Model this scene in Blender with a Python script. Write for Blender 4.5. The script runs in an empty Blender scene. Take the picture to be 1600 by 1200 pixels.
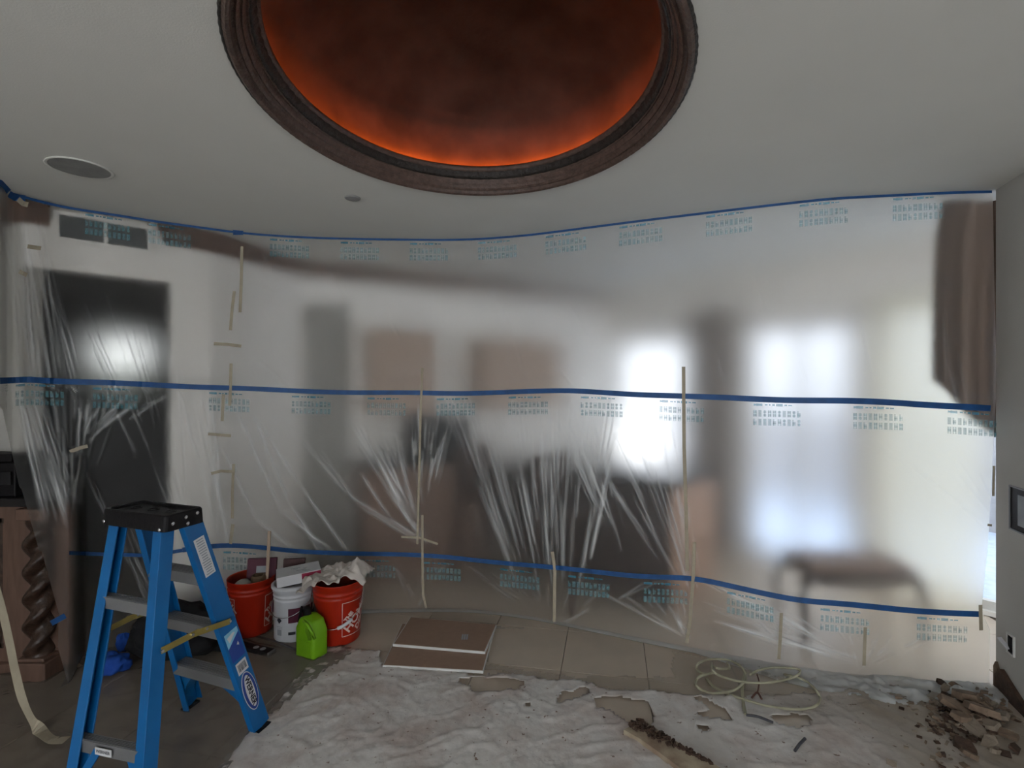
import bpy, bmesh, math, random
import numpy as np
from mathutils import Vector, Matrix, noise
random.seed(7); rng = np.random.default_rng(7)
C = bpy.context.scene.collection
F = 800.0; CH = 1.55; CEIL = 2.55          # focal length in px, eye height, ceiling height

# ------------------------------------------------------------------ camera, world, lights, exposure
cam = bpy.data.cameras.new('camera'); co = bpy.data.objects.new('camera', cam); C.objects.link(co)
co.location = (0, 0, CH); co.rotation_euler = (math.pi/2, 0, 0)
cam.sensor_width = 36; cam.lens = 36*F/1600; cam.clip_start = 0.05
sc = bpy.context.scene; sc.camera = co
sc.view_settings.view_transform = 'Standard'; sc.view_settings.look = 'None'
sc.view_settings.gamma = 1; sc.view_settings.use_curve_mapping = False
sc.view_settings.exposure = 1.22
SKY = 2.4
w = bpy.data.worlds.new('world'); sc.world = w; w.use_nodes = True
bg = w.node_tree.nodes['Background']; bg.inputs[0].default_value = (0.93, 0.965, 1.0, 1); bg.inputs[1].default_value = SKY
sc.cycles.max_bounces = 14; sc.cycles.transmission_bounces = 12; sc.cycles.transparent_max_bounces = 12
sc.cycles.diffuse_bounces = 5; sc.cycles.glossy_bounces = 4; sc.cycles.sample_clamp_indirect = 6
sc.cycles.use_denoising = True
def portal(cx, cy, cz, sx, sz, ang):
    l = bpy.data.lights.new('sky_portal', 'AREA'); l.shape = 'RECTANGLE'; l.size = sx; l.size_y = sz
    l.cycles.is_portal = True
    o = bpy.data.objects.new('sky_portal', l); C.objects.link(o)
    o.location = (cx, cy, cz); o.rotation_euler = (math.pi/2, 0, ang)   # emits along the local -Z

# ------------------------------------------------------------------ geometry helpers
def P(px, py, Z): return Vector(((px-800)*Z/F, Z, CH-(py-600)*Z/F))
def FL(px, py, z=0.0):                      # point of height z seen at a pixel
    Z = (CH-z)*F/(py-600); return Vector(((px-800)*Z/F, Z, z))
class MB:
    def __init__(s): s.v = []; s.f = []; s.m = []
    def add(s, vs, fs, mi=0):
        n = len(s.v); s.v += [tuple(v) for v in vs]; s.f += [tuple(i+n for i in f) for f in fs]; s.m += [mi]*len(fs); return s
    def box(s, c, size, M=None, mi=0):
        hx, hy, hz = size[0]/2, size[1]/2, size[2]/2
        vs = [Vector((x*hx, y*hy, z*hz)) for x in (-1, 1) for y in (-1, 1) for z in (-1, 1)]
        if M is not None: vs = [M @ v for v in vs]
        vs = [v+Vector(c) for v in vs]
        return s.add(vs, [(0,1,3,2),(4,6,7,5),(0,4,5,1),(2,3,7,6),(0,2,6,4),(1,5,7,3)], mi)
    def beam(s, p0, p1, w, h, up=(0,0,1), mi=0):
        p0, p1 = Vector(p0), Vector(p1); d = (p1-p0); L = d.length; d.normalize()
        r = d.cross(Vector(up)).normalized(); u = r.cross(d)
        M = Matrix((r, d, u)).transposed()
        return s.box((p0+p1)/2, (w, L, h), M, mi)
    def prism(s, poly, h, axis=Vector((0,0,1)), mi=0):   # poly: 3-D points, extruded by h along axis
        n = len(poly); a = [Vector(p) for p in poly]; b = [p+axis*h for p in a]
        return s.add(a+b, [tuple(range(n))[::-1], tuple(range(n, 2*n))]+[(i, (i+1)%n, n+(i+1)%n, n+i) for i in range(n)], mi)
    def tube(s, pts, r, n=8, mi=0, flat=1.0, caps=True):
        pts = [Vector(p) for p in pts]; vs = []; K = len(pts)
        for i, p in enumerate(pts):
            d = (pts[min(i+1, K-1)]-pts[max(i-1, 0)]).normalized()
            up = Vector((0,0,1)) if abs(d.z) < .95 else Vector((1,0,0))
            a = d.cross(up).normalized(); b = a.cross(d)
            rr = r[i] if isinstance(r, (list, tuple)) else r
            for k in range(n):
                t = 2*math.pi*k/n; vs.append(p+a*(rr*math.cos(t))+b*(rr*flat*math.sin(t)))
        fs = [(i*n+k, i*n+(k+1)%n, (i+1)*n+(k+1)%n, (i+1)*n+k) for i in range(K-1) for k in range(n)]
        if caps: fs += [tuple(range(n))[::-1], tuple(range((K-1)*n, K*n))]
        return s.add(vs, fs, mi)
    def lathe(s, prof, c=(0,0,0), n=40, sx=1.0, sy=1.0, mi=0):
        vs = [Vector((c[0]+r*math.cos(2*math.pi*k/n)*sx, c[1]+r*math.sin(2*math.pi*k/n)*sy, c[2]+z)) for r, z in prof for k in range(n)]
        K = len(prof)
        return s.add(vs, [(i*n+k, i*n+(k+1)%n, (i+1)*n+(k+1)%n, (i+1)*n+k) for i in range(K-1) for k in range(n)], mi)
    def build(s, name, mats, parent=None, smooth=False, fixn=True, bevel=0):
        me = bpy.data.meshes.new(name); me.from_pydata(s.v, [], s.f)
        for m in (mats if isinstance(mats, (list, tuple)) else [mats]): me.materials.append(m)
        me.polygons.foreach_set('material_index', s.m)
        if fixn:
            bm = bmesh.new(); bm.from_mesh(me); bmesh.ops.recalc_face_normals(bm, faces=bm.faces); bm.to_mesh(me); bm.free()
        if smooth: me.polygons.foreach_set('use_smooth', [True]*len(me.polygons))
        me.update()
        o = bpy.data.objects.new(name, me); C.objects.link(o)
        if parent is not None: o.parent = parent
        if bevel:
            b = o.modifiers.new('bevel', 'BEVEL'); b.width = bevel; b.segments = 2; b.limit_method = 'ANGLE'
        return o
def tag(o, label=None, cat=None, group=None, kind=None):
    if label: o['label'] = label
    if cat: o['category'] = cat
    if group: o['group'] = group
    if kind: o['kind'] = kind
    return o
def empty(name, label, cat, loc=(0,0,0), group=None):
    o = bpy.data.objects.new(name, None); C.objects.link(o); o.location = loc; o.empty_display_size = .1
    return tag(o, label, cat, group)
def local(mb, loc):                           # shift geometry into the frame of an unrotated parent at loc
    mb.v = [(v[0]-loc[0], v[1]-loc[1], v[2]-loc[2]) for v in mb.v]; return mb
def text_geo(body, size, bold=0.0):
    cu = bpy.data.curves.new('lettering', 'FONT'); cu.body = body; cu.size = size; cu.align_x = 'CENTER'; cu.align_y = 'CENTER'
    cu.resolution_u = 2; cu.offset = bold
    o = bpy.data.objects.new('lettering', cu); C.objects.link(o)
    dg = bpy.context.evaluated_depsgraph_get(); me = bpy.data.meshes.new_from_object(o.evaluated_get(dg))
    vs = [v.co.copy() for v in me.vertices]; fs = [tuple(p.vertices) for p in me.polygons]
    bpy.data.objects.remove(o); bpy.data.curves.remove(cu); bpy.data.meshes.remove(me)
    return vs, fs

# ------------------------------------------------------------------ materials
def node_mat(name):
    m = bpy.data.materials.new(name); m.use_nodes = True; nt = m.node_tree; nt.nodes.clear()
    out = nt.nodes.new('ShaderNodeOutputMaterial'); return m, nt, out
def mat(name, col, rough=.6, metal=0, var=.12, scale=12, bump=0, bscale=60, col2=None, detail=4, spec=.4, stretch=None):
    m, nt, out = node_mat(name); N = nt.nodes.new; L = nt.links.new
    b = N('ShaderNodeBsdfPrincipled'); L(b.outputs[0], out.inputs[0])
    b.inputs['Roughness'].default_value = rough; b.inputs['Metallic'].default_value = metal
    b.inputs['Specular IOR Level'].default_value = spec
    tc = N('ShaderNodeTexCoord'); mp = N('ShaderNodeMapping'); L(tc.outputs['Object'], mp.inputs[0])
    if stretch: mp.inputs['Scale'].default_value = stretch
    nz = N('ShaderNodeTexNoise'); nz.inputs['Scale'].default_value = scale; nz.inputs['Detail'].default_value = detail
    L(mp.outputs[0], nz.inputs['Vector'])
    r = N('ShaderNodeValToRGB'); L(nz.outputs[0], r.inputs[0]); L(r.outputs[0], b.inputs['Base Color'])
    c2 = col2 or tuple(max(0, c*(1-var*2)) for c in col)
    r.color_ramp.elements[0].position = .3; r.color_ramp.elements[1].position = .7
    r.color_ramp.elements[0].color = (*c2, 1); r.color_ramp.elements[1].color = (*col, 1)
    if bump:
        n2 = N('ShaderNodeTexNoise'); n2.inputs['Scale'].default_value = bscale; n2.inputs['Detail'].default_value = 4
        L(mp.outputs[0], n2.inputs['Vector'])
        bp = N('ShaderNodeBump'); bp.inputs['Strength'].default_value = bump; bp.inputs['Distance'].default_value = .01
        L(n2.outputs[0], bp.inputs['Height']); L(bp.outputs[0], b.inputs['Normal'])
    return m
def film(name, back, rough=.34, haze=.045, tint=(1.0,.995,.985)):
    """thin milky polythene: one face of the film; the haze attribute is where it is creased white"""
    m, nt, out = node_mat(name); N = nt.nodes.new; L = nt.links.new
    rf = N('ShaderNodeBsdfRefraction'); rf.inputs['IOR'].default_value = 1.45; rf.inputs['Roughness'].default_value = rough
    rf.inputs['Color'].default_value = (*tint, 1)
    df = N('ShaderNodeBsdfTranslucent' if back else 'ShaderNodeBsdfDiffuse'); df.inputs['Color'].default_value = (.88, .9, .9, 1)
    at = N('ShaderNodeAttribute'); at.attribute_name = 'haze'
    nz = N('ShaderNodeTexNoise'); nz.inputs['Scale'].default_value = 3.0; nz.inputs['Detail'].default_value = 5
    tc = N('ShaderNodeTexCoord'); L(tc.outputs['Object'], nz.inputs['Vector'])
    mm = N('ShaderNodeMath'); mm.operation = 'MULTIPLY_ADD'; L(nz.outputs[0], mm.inputs[0]); mm.inputs[1].default_value = haze*.5; mm.inputs[2].default_value = haze*.75
    ad = N('ShaderNodeMath'); ad.operation = 'ADD'; ad.use_clamp = True; L(mm.outputs[0], ad.inputs[0]); L(at.outputs['Fac'], ad.inputs[1])
    mx = N('ShaderNodeMixShader'); L(ad.outputs[0], mx.inputs[0]); L(rf.outputs[0], mx.inputs[1]); L(df.outputs[0], mx.inputs[2])
    if back: L(mx.outputs[0], out.inputs[0])
    else:
        gl = N('ShaderNodeBsdfGlossy'); gl.inputs['Roughness'].default_value = .3
        m2 = N('ShaderNodeMixShader'); m2.inputs[0].default_value = .006
        L(mx.outputs[0], m2.inputs[1]); L(gl.outputs[0], m2.inputs[2]); L(m2.outputs[0], out.inputs[0])
    return m
def veil(name, col, alpha, gloss=.08, grough=.25, transl=0.0):
    """thin see-through skin: transparent + diffuse + a little gloss"""
    m, nt, out = node_mat(name); N = nt.nodes.new; L = nt.links.new
    tr = N('ShaderNodeBsdfTransparent'); df = N('ShaderNodeBsdfDiffuse'); df.inputs[0].default_value = (*col, 1)
    tl = N('ShaderNodeBsdfTranslucent'); tl.inputs[0].default_value = (*col, 1)
    m0 = N('ShaderNodeMixShader'); m0.inputs[0].default_value = transl; L(df.outputs[0], m0.inputs[1]); L(tl.outputs[0], m0.inputs[2])
    nz = N('ShaderNodeTexNoise'); nz.inputs['Scale'].default_value = 9; tc = N('ShaderNodeTexCoord'); L(tc.outputs['Object'], nz.inputs['Vector'])
    mm = N('ShaderNodeMath'); mm.operation = 'MULTIPLY_ADD'; mm.use_clamp = True; L(nz.outputs[0], mm.inputs[0]); mm.inputs[1].default_value = alpha*.4; mm.inputs[2].default_value = alpha*.8
    mx = N('ShaderNodeMixShader'); L(mm.outputs[0], mx.inputs[0]); L(tr.outputs[0], mx.inputs[1]); L(m0.outputs[0], mx.inputs[2])
    gl = N('ShaderNodeBsdfGlossy'); gl.inputs['Roughness'].default_value = grough
    m2 = N('ShaderNodeMixShader'); m2.inputs[0].default_value = gloss; L(mx.outputs[0], m2.inputs[1]); L(gl.outputs[0], m2.inputs[2]); L(m2.outputs[0], out.inputs[0])
    return m
def emit(name, col, s):
    m, nt, out = node_mat(name); e = nt.nodes.new('ShaderNodeEmission'); e.inputs[0].default_value = (*col, 1); e.inputs[1].default_value = s
    nt.links.new(e.outputs[0], out.inputs[0]); return m
M = dict(
 ceiling=mat('ceiling_paint', (.74,.74,.70), .85, var=.02, scale=2, bump=.08, bscale=180),
 wall=mat('grey_wall_paint', (.50,.49,.46), .8, var=.04, scale=3, bump=.1, bscale=120),
 white_wall=mat('white_wall_paint', (.90,.885,.865), .8, var=.02, scale=3),
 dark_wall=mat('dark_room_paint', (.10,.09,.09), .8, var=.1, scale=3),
 tile=mat('beige_tile', (.56,.47,.38), .30, var=.07, scale=5, bump=.03, bscale=40, col2=(.48,.41,.335), spec=.5),
 grout=mat('grout', (.27,.22,.18), .9),
 crown=mat('brown_moulding', (.16,.09,.065), .5, var=.25, scale=25, bump=.4, bscale=40),
 ornate=mat('bronze_brown_moulding', (.13,.085,.068), .45, var=.25, scale=40, bump=.5, bscale=90),
 ornate_dark=mat('dark_rope_moulding', (.035,.03,.026), .5, var=.3, scale=60, bump=.6, bscale=90),
 dome=mat('dark_brown_dome_paint', (.075,.055,.045), .75, var=.3, scale=5, bump=.1),
 film_f=film('polythene_film', False, haze=.032), film_b=film('polythene_film_reverse', True, haze=.055),
 print=veil('teal_print', (.24,.55,.64), .32, 0.0, transl=.4), print_dark=veil('blue_print', (.10,.42,.62), .55, 0.0, transl=.4),
 blue_tape=mat('blue_tape', (.012,.085,.27), .55, var=.15, scale=20),
 mask_tape=mat('cream_masking_tape', (.41,.36,.27), .7, var=.08, scale=20),
 glass=veil('window_glass', (.9,.95,.95), .02, .04, .02),
 frame_white=mat('white_window_frame', (.75,.75,.74), .5),
 blue=mat('blue_fibreglass', (.004,.125,.36), .38, var=.1, scale=8), black=mat('black_plastic', (.010,.009,.010), .55, bump=.15, spec=.18),
 alu=mat('aluminium', (.27,.27,.28), .5, .6, var=.1, scale=30, stretch=(1,40,40)), steel=mat('steel_rivet', (.7,.7,.72), .25, 1),
 brass=mat('yellow_zinc', (.42,.33,.10), .4, .6, var=.2),
 orange=mat('orange_red_plastic', (.44,.022,.006), .4, var=.12, scale=6), orange_in=mat('dull_orange_plastic', (.30,.03,.01), .6),
 white_plastic=mat('white_plastic', (.60,.61,.64), .4, var=.05), maroon=mat('maroon_label', (.09,.008,.03), .5),
 paper=mat('white_label', (.62,.62,.64), .6, var=.03), ink=mat('dark_ink', (.02,.02,.03), .6), logo=mat('pinkish_white_ink', (.75,.55,.5), .6),
 navy=mat('navy_ink', (.02,.06,.30), .5), sky_ink=mat('light_blue_ink', (.25,.55,.75), .5), grey_ink=mat('grey_ink', (.33,.35,.38), .6),
 lime=mat('lime_green_plastic', (.20,.46,.012), .38, var=.08), wood=mat('pale_wood', (.52,.40,.30), .65, var=.1, stretch=(20,20,1)),
 kraft=mat('brown_board_paper', (.31,.205,.15), .8, var=.05, scale=30), gypsum=mat('white_gypsum', (.66,.66,.64), .9, var=.05),
 cloth=mat('cream_cloth', (.66,.60,.55), .9, var=.05, bump=.2, bscale=200), drop=None,
 black_fabric=mat('black_fabric', (.008,.008,.010), .9, bump=.3), blue_fabric=mat('blue_fabric', (.01,.07,.38), .8, bump=.3),
 cabinet=mat('brown_stained_wood', (.16,.095,.07), .5, var=.15, scale=10, stretch=(4,4,.6)), carved=mat('carved_dark_wood', (.07,.04,.028), .28, var=.35, scale=30, bump=.4, bscale=70),
 granite=mat('black_granite', (.015,.014,.015), .25), dark_wood=mat('dark_brown_wood', (.065,.038,.03), .45, var=.2),
 tan_wood=mat('tan_wood', (.42,.26,.18), .55, var=.1), soft_tan=mat('soft_tan_wood', (.47,.355,.285), .55, var=.08), mid_wood=mat('mid_brown_wood', (.26,.17,.13), .55, var=.15),
 valance=mat('brown_drapery', (.150,.100,.072), .85, var=.12, scale=10, stretch=(14,14,1.2), bump=.2), cream=veil('cream_sheer', (.86,.82,.68), .82, 0, transl=.75),
 cable=mat('olive_cream_cable', (.40,.38,.27), .5, var=.15), cable_dark=mat('dark_grey_cable', (.05,.05,.06), .5),
 rubble=mat('brown_plaster_rubble', (.24,.17,.12), .9, var=.25, scale=20, bump=.5), rubble_dark=mat('dark_brown_rubble', (.09,.052,.035), .95, var=.3, scale=20, bump=.6),
 rubble_pale=mat('pale_rubble', (.27,.22,.17), .9, var=.15, scale=20, bump=.5),
 patio=mat('pale_blue_patio', (.62,.74,.95), .7), gwall=mat('garden_wall', (.42,.42,.44), .9), sky_dimmer=mat('sky_dimming_grey', (.34,.35,.37), .9), foliage=mat('dark_outdoor_green', (.10,.13,.08), .9),
 led=emit('amber_rope_light', (1.0,.15,.008), 210), screen=mat('dark_screen', (.01,.01,.012), .15),
)
def drop_mat():
    m, nt, out = node_mat('dusty_drop_sheet'); N = nt.nodes.new; L = nt.links.new
    b = N('ShaderNodeBsdfPrincipled'); b.inputs['Roughness'].default_value = .6; b.inputs['Specular IOR Level'].default_value = .35; L(b.outputs[0], out.inputs[0])
    tc = N('ShaderNodeTexCoord'); n1 = N('ShaderNodeTexNoise'); n1.inputs['Scale'].default_value = 3.2; n1.inputs['Detail'].default_value = 8; n1.inputs['Roughness'].default_value = .65
    L(tc.outputs['Object'], n1.inputs['Vector'])
    r = N('ShaderNodeValToRGB'); L(n1.outputs[0], r.inputs[0]); e = r.color_ramp.elements
    e[0].position = .36; e[0].color = (.50,.43,.395,1); e[1].position = .56; e[1].color = (.64,.615,.59,1)
    at = N('ShaderNodeAttribute'); at.attribute_name = 'haze'
    mx = N('ShaderNodeMix'); mx.data_type = 'RGBA'; L(at.outputs['Fac'], mx.inputs[0]); L(r.outputs[0], mx.inputs[6])
    n3 = N('ShaderNodeTexNoise'); n3.inputs['Scale'].default_value = 6; n3.inputs['Detail'].default_value = 6; L(tc.outputs['Object'], n3.inputs['Vector'])
    r3 = N('ShaderNodeValToRGB'); L(n3.outputs[0], r3.inputs[0]); r3.color_ramp.elements[0].color = (.20,.155,.12,1); r3.color_ramp.elements[1].color = (.40,.35,.29,1)
    L(r3.outputs[0], mx.inputs[7]); 
    sp = N('ShaderNodeTexNoise'); sp.inputs['Scale'].default_value = 42; sp.inputs['Detail'].default_value = 3; L(tc.outputs['Object'], sp.inputs['Vector'])
    rs = N('ShaderNodeValToRGB'); L(sp.outputs[0], rs.inputs[0]); rs.color_ramp.elements[0].position = .275; rs.color_ramp.elements[0].color = (.35,.25,.2,1); rs.color_ramp.elements[1].position = .32
    rs.color_ramp.elements[1].color = (1,1,1,1)
    ml = N('ShaderNodeMix'); ml.data_type = 'RGBA'; ml.blend_type = 'MULTIPLY'; ml.inputs[0].default_value = 1; L(mx.outputs[2], ml.inputs[6]); L(rs.outputs[0], ml.inputs[7])
    L(ml.outputs[2], b.inputs['Base Color'])
    n2 = N('ShaderNodeTexNoise'); n2.inputs['Scale'].default_value = 28; n2.inputs['Detail'].default_value = 6; L(tc.outputs['Object'], n2.inputs['Vector'])
    bp = N('ShaderNodeBump'); bp.inputs['Strength'].default_value = .22; bp.inputs['Distance'].default_value = .02; L(n2.outputs[0], bp.inputs['Height']); L(bp.outputs[0], b.inputs['Normal'])
    return m
M['drop'] = drop_mat()

# ================================================================== STRUCTURE
# floor: a screed slab with real tiles
o = MB().box((0, 1.6, -.06), (12, 10.6, .10)).build('floor', M['grout']); tag(o, kind='structure'); floor = o
ta = math.radians(-11); ts = .457; tme = None
ux, uy = Vector((math.cos(ta), math.sin(ta), 0)), Vector((-math.sin(ta), math.cos(ta), 0)); t0 = Vector((.352, 3.22, 0))
for i in range(-8, 9):
    for j in range(-6, 7):
        c = t0+ux*((i+.5)*ts)+uy*((j+.5)*ts)
        if not (-3.2 < c.x < 3.3 and 1.0 < c.y < 5.9): continue
        if tme is None:
            tl = MB().box((0, 0, 0), (ts-.004, ts-.004, .009)).build('tile', M['tile'], floor, bevel=.0012); tme = tl.data
            tl0 = tl
        else:
            tl = tl0.copy(); C.objects.link(tl); tl.parent = floor
        tl.location = (c.x, c.y, -.0095+.003); tl.rotation_euler = (0, 0, ta)

# ceiling with the oval hole
OC = Vector((-.150, 1.82, 0)); OA, OB = .730, .840
def ell(a, b, n=96): return [(OC.x+a*math.cos(2*math.pi*k/n), OC.y+b*math.sin(2*math.pi*k/n)) for k in range(n)]
mb = MB(); hole = ell(OA+.003, OB+.003, 128)
X0, X1, Y0, Y1 = -6, 6, -3.6, 7
def outer(x, y):
    dx, dy = x-OC.x, y-OC.y; t = min([(b-a)/d for a, d, b in ((OC.x, dx, X1 if dx > 0 else X0), (OC.y, dy, Y1 if dy > 0 else Y0)) if abs(d) > 1e-6]); return (OC.x+dx*t, OC.y+dy*t)
corner = [math.atan2(y-OC.y, x-OC.x) for x in (X0, X1) for y in (Y0, Y1)]
n = len(hole); ring = [(x, y, CEIL) for x, y in hole]+[(*outer(x, y), CEIL) for x, y in hole]
mb.add(ring, [(i, n+i, n+(i+1)%n, (i+1)%n) for i in range(n)])
for cx in (X0, X1):
    for cy in (Y0, Y1):
        a = math.atan2((cy-OC.y)*1, (cx-OC.x)); 
        best = None
        for i in range(n):
            p, q = ring[n+i], ring[n+(i+1)%n]
            if (abs(p[0]-cx) < 1e-4 and abs(q[1]-cy) < 1e-4) or (abs(p[1]-cy) < 1e-4 and abs(q[0]-cx) < 1e-4): mb.add([p, (cx, cy, CEIL), q], [(0, 1, 2)])
vtop = MB().box((0, 1.7, CEIL+.75), (12, 10.6, .05))
ce = mb.build('ceiling', M['ceiling'], fixn=False); tag(ce, kind='structure')
# closed attic over the ceiling so that no daylight leaks round the dome
at_ = vtop.build('attic', M['dark_wall'], ce)
dome = empty('ceiling_dome', 'large oval recessed ceiling dome, dark brown inside a bronze moulded frame', 'dome', (OC.x, OC.y, CEIL))
def oval_ring(name, prof, m, n=128, smooth=True, par=dome, ripple=None):
    q = MB(); vs = []
    for d, z in prof:
        for k in range(n):
            t = 2*math.pi*k/n; s = 0 if ripple is None else ripple[1]*math.sin(k*ripple[0])
            vs.append(((OA+d+s)*math.cos(t), (OB+d+s)*math.sin(t), z))
    K = len(prof); q.add(vs, [(i*n+k, i*n+(k+1)%n, (i+1)*n+(k+1)%n, (i+1)*n+k) for i in range(K-1) for k in range(n)])
    return q.build(name, m, par, smooth=smooth)
oval_ring('moulding_frame', [(.012,.001),(.012,-.012),(.002,-.022),(-.008,-.016),(-.012,-.002),(-.018,.002),(-.024,-.004),(-.031,.004),(-.035,.016),(-.040,.014),(-.045,.022),(-.049,.036),(-.054,.034),(-.058,.044)], M['ornate'], smooth=False)
oval_ring('rope_trim', [(-.057,.040),(-.062,.038),(-.069,.050),(-.076,.066),(-.076,.080)], M['ornate_dark'], n=400, ripple=(math.pi/2, .0016))
rt = oval_ring('rope_trim', [(.018,.001),(.020,-.008),(.014,-.014),(.008,-.010)], M['ornate_dark'], n=512, ripple=(math.pi/2, .0009))
oval_ring('cove_lip', [(-.074,.070),(-.084,.074),(-.086,.088),(-.082,.094),(-.060,.094),(-.018,.096),(-.0175,.1235),(-.021,.1235),(-.024,.094)], M['ornate'])
dp = [(-.062,.082),(.028,.084),(.030,.24)]+[(.030-.767*(1-math.cos(a)), .24+.34*math.sin(a)) for a in [math.pi/2*i/24 for i in range(1, 25)]]
q = MB(); vs = []; n = 128
for d, z in dp:
    fx = max(.002, (OA+d)); fy = max(.002, fx*(OB/OA))
    for k in range(n): vs.append((fx*math.cos(2*math.pi*k/n), fy*math.sin(2*math.pi*k/n), z))
q.add(vs, [(i*n+k, i*n+(k+1)%n, (i+1)*n+(k+1)%n, (i+1)*n+k) for i in range(len(dp)-1) for k in range(n)])
q.build('dome_shell', M['dome'], dome, smooth=True)
led = MB()
for k in range(190):
    t = 2*math.pi*(k+random.uniform(-.2,.2))/190; t2 = t+.017*random.uniform(.6, 1.2)
    a_, b_ = OA-.0165, OB-.0165; z0_ = .098+random.uniform(-.002,.002)
    led.add([(a_*math.cos(q_), b_*math.sin(q_), z_) for q_ in (t, t2) for z_ in (z0_, z0_+.018)], [(0,1,3,2)])
tag(led.build('rope_light', M['led'], dome), 'amber rope light glowing in the cove behind the lip', kind='stuff')

def wallseg(name, p0, p1, z0=0, z1=CEIL, th=.1, side=1, openings=(), m=None, par=None):
    """slab from p0 to p1 (plan), thickness to one side, rectangular openings (s0, s1, za, zb) in metres along it"""
    p0, p1 = Vector((*p0, 0)), Vector((*p1, 0)); d = (p1-p0); L = d.length; d.normalize(); nrm = Vector((-d.y, d.x, 0))*side
    R = Matrix((d, nrm, Vector((0,0,1)))).transposed(); q = MB(); s = 0
    def blk(a, b, za, zb):
        if b-a > 1e-4 and zb-za > 1e-4: q.box(p0+d*((a+b)/2)+nrm*(th/2)+Vector((0,0,(za+zb)/2)), (b-a, th, zb-za), R)
    for a, b, za, zb in sorted(openings):
        blk(s, a, z0, z1); blk(a, b, z0, za); blk(a, b, zb, z1); s = b
    blk(s, L, z0, z1)
    o = q.build(name, m or M['wall'], par)
    if par is None: tag(o, kind='structure')
    return o, p0, d, nrm, L
# --- front room
wallseg('wall_right', (2.22, 1.86), (2.495, 2.64), side=-1, th=.12)
wallseg('wall_right_near', (2.22, -3.2), (2.22, 1.86), side=-1, th=.12)
wallseg('wall_left', (-3.15, -3.2), (-3.15, 3.0), side=1, th=.1, openings=[(1.35, 2.85, .12, 2.2)])
portal(-3.25, -1.1, 1.16, 1.5, 2.08, -math.pi*1.5)
bw = wallseg('wall_back', (-3.15, -3.2), (2.3, -3.2), side=-1, th=.12, openings=[(.75, 4.95, .12, 2.2)])
portal(-.3, -3.3, 1.16, 4.2, 2.08, math.pi)
# --- wall with the doorway, seen through the film (p = A0 + t*(A1-A0))
A0, A1 = Vector((-2.68, 2.80)), Vector((-2.02, 3.44)); AL = (A1-A0).length
wallseg('wall_doorway', A0, A1, z0=0, side=1, th=.12, openings=[(0, .753*AL, 0, 2.2)], m=M['white_wall'])
wallseg('wall_doorway_left', (-3.15, 2.92), A0, z0=.97, side=1, th=.1, m=M['wall'])
wallseg('wall_corner', A1, (-1.73, 4.2), side=1, th=.1, m=M['white_wall'])
wallseg('wall_far', (-1.73, 4.2), (1.1, 5.7), side=1, th=.1, m=M['white_wall'])
E0, E1 = Vector((1.1, 5.7)), Vector((5.60, .772)); ED = (E1-E0).normalized()
def onE(px):     # distance along the window wall at which the ray of column px meets it
    r = (px-800)/F; return (r*E0.y-E0.x)/(ED.x-r*ED.y)
WINS = [(onE(962), onE(1072), .70, 2.02), (onE(1168), onE(1338), .03, 2.06), (onE(1378), (E1-E0).length-.12, .03, 2.12)]  # last opening is extended out of view to let in more light
wallseg('wall_windows', E0, E1, side=1, th=.12, openings=WINS, m=M['white_wall'])
wallseg('wall_end', (5.60, .772), (2.36, .772), side=1, th=.1, m=M['white_wall'], openings=[(.15, 3.0, .05, 2.3)])
portal(4.02, .68, 1.17, 2.85, 2.2, math.pi)
q = MB()
for x_ in (2.63, 4.02, 5.42): q.box((x_, .72, 1.17), (.05, .05, 2.24))
for z in (.075, 2.275): q.box((4.02, .72, z), (2.85, .05, .05))
wo = q.build('window_7', M['frame_white']); tag(wo, kind='structure'); MB().box((4.02, .72, 1.17), (2.75, .008, 2.15)).build('pane', M['glass'], wo)  # unseen glazing added to brighten the room behind the film
En = Vector((-ED.y, ED.x, 0)); ED3 = Vector((ED.x, ED.y, 0)); E03 = Vector((E0.x, E0.y, 0)); ER = Matrix((ED3, En, Vector((0,0,1)))).transposed()
for i, (a, b, za, zb) in enumerate(WINS):
    base = E03+ED3*((a+b)/2)+En*.06; wd, hg = b-a, zb-za
    q = MB()
    def bar(cx, cz, sx, sz): q.box(base+ED3*cx+Vector((0,0,(za+zb)/2+cz)), (sx, .05, sz), ER)
    bar(0, hg/2-.025, wd, .05); bar(0, -hg/2+.03, wd, .06); bar(-wd/2+.025, 0, .05, hg); bar(wd/2-.025, 0, .05, hg)
    if i == 1: bar(0, 0, .05, hg)
    wo = q.build('window_%d' % (i+1), M['frame_white']); tag(wo, kind='structure')
    MB().box(base+Vector((0,0,(za+zb)/2)), (wd-.06, .008, hg-.06), ER).build('pane', M['glass'], wo)
    pc = base+En*.05; portal(pc.x, pc.y, (za+zb)/2, wd, hg, math.atan2(ED.y, ED.x))
# unseen back-wall glazing, added and widened to light the front room
q = MB(); cx = -.3
for x_ in (-2.075, -.7, .7, 2.075): q.box((cx+x_, -3.26, 1.16), (.05, .05, 2.08))
for z in (.145, 2.175): q.box((cx, -3.26, z), (4.2, .05, .05))
wo = q.build('window_4', M['frame_white']); tag(wo, kind='structure'); MB().box((cx, -3.26, 1.16), (4.12, .008, 2.0)).build('pane', M['glass'], wo)
q = MB(); cy = -1.1  # side window added out of view to brighten the front room
for y_ in (-.725, 0, .725): q.box((-3.2, cy+y_, 1.16), (.05, .05, 2.08))
for z in (.145, 2.175): q.box((-3.2, cy, z), (.05, 1.5, .05))
wo = q.build('window_6', M['frame_white']); tag(wo, kind='structure'); MB().box((-3.2, cy, 1.16), (.008, 1.42, 2.0)).build('pane', M['glass'], wo)
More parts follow.
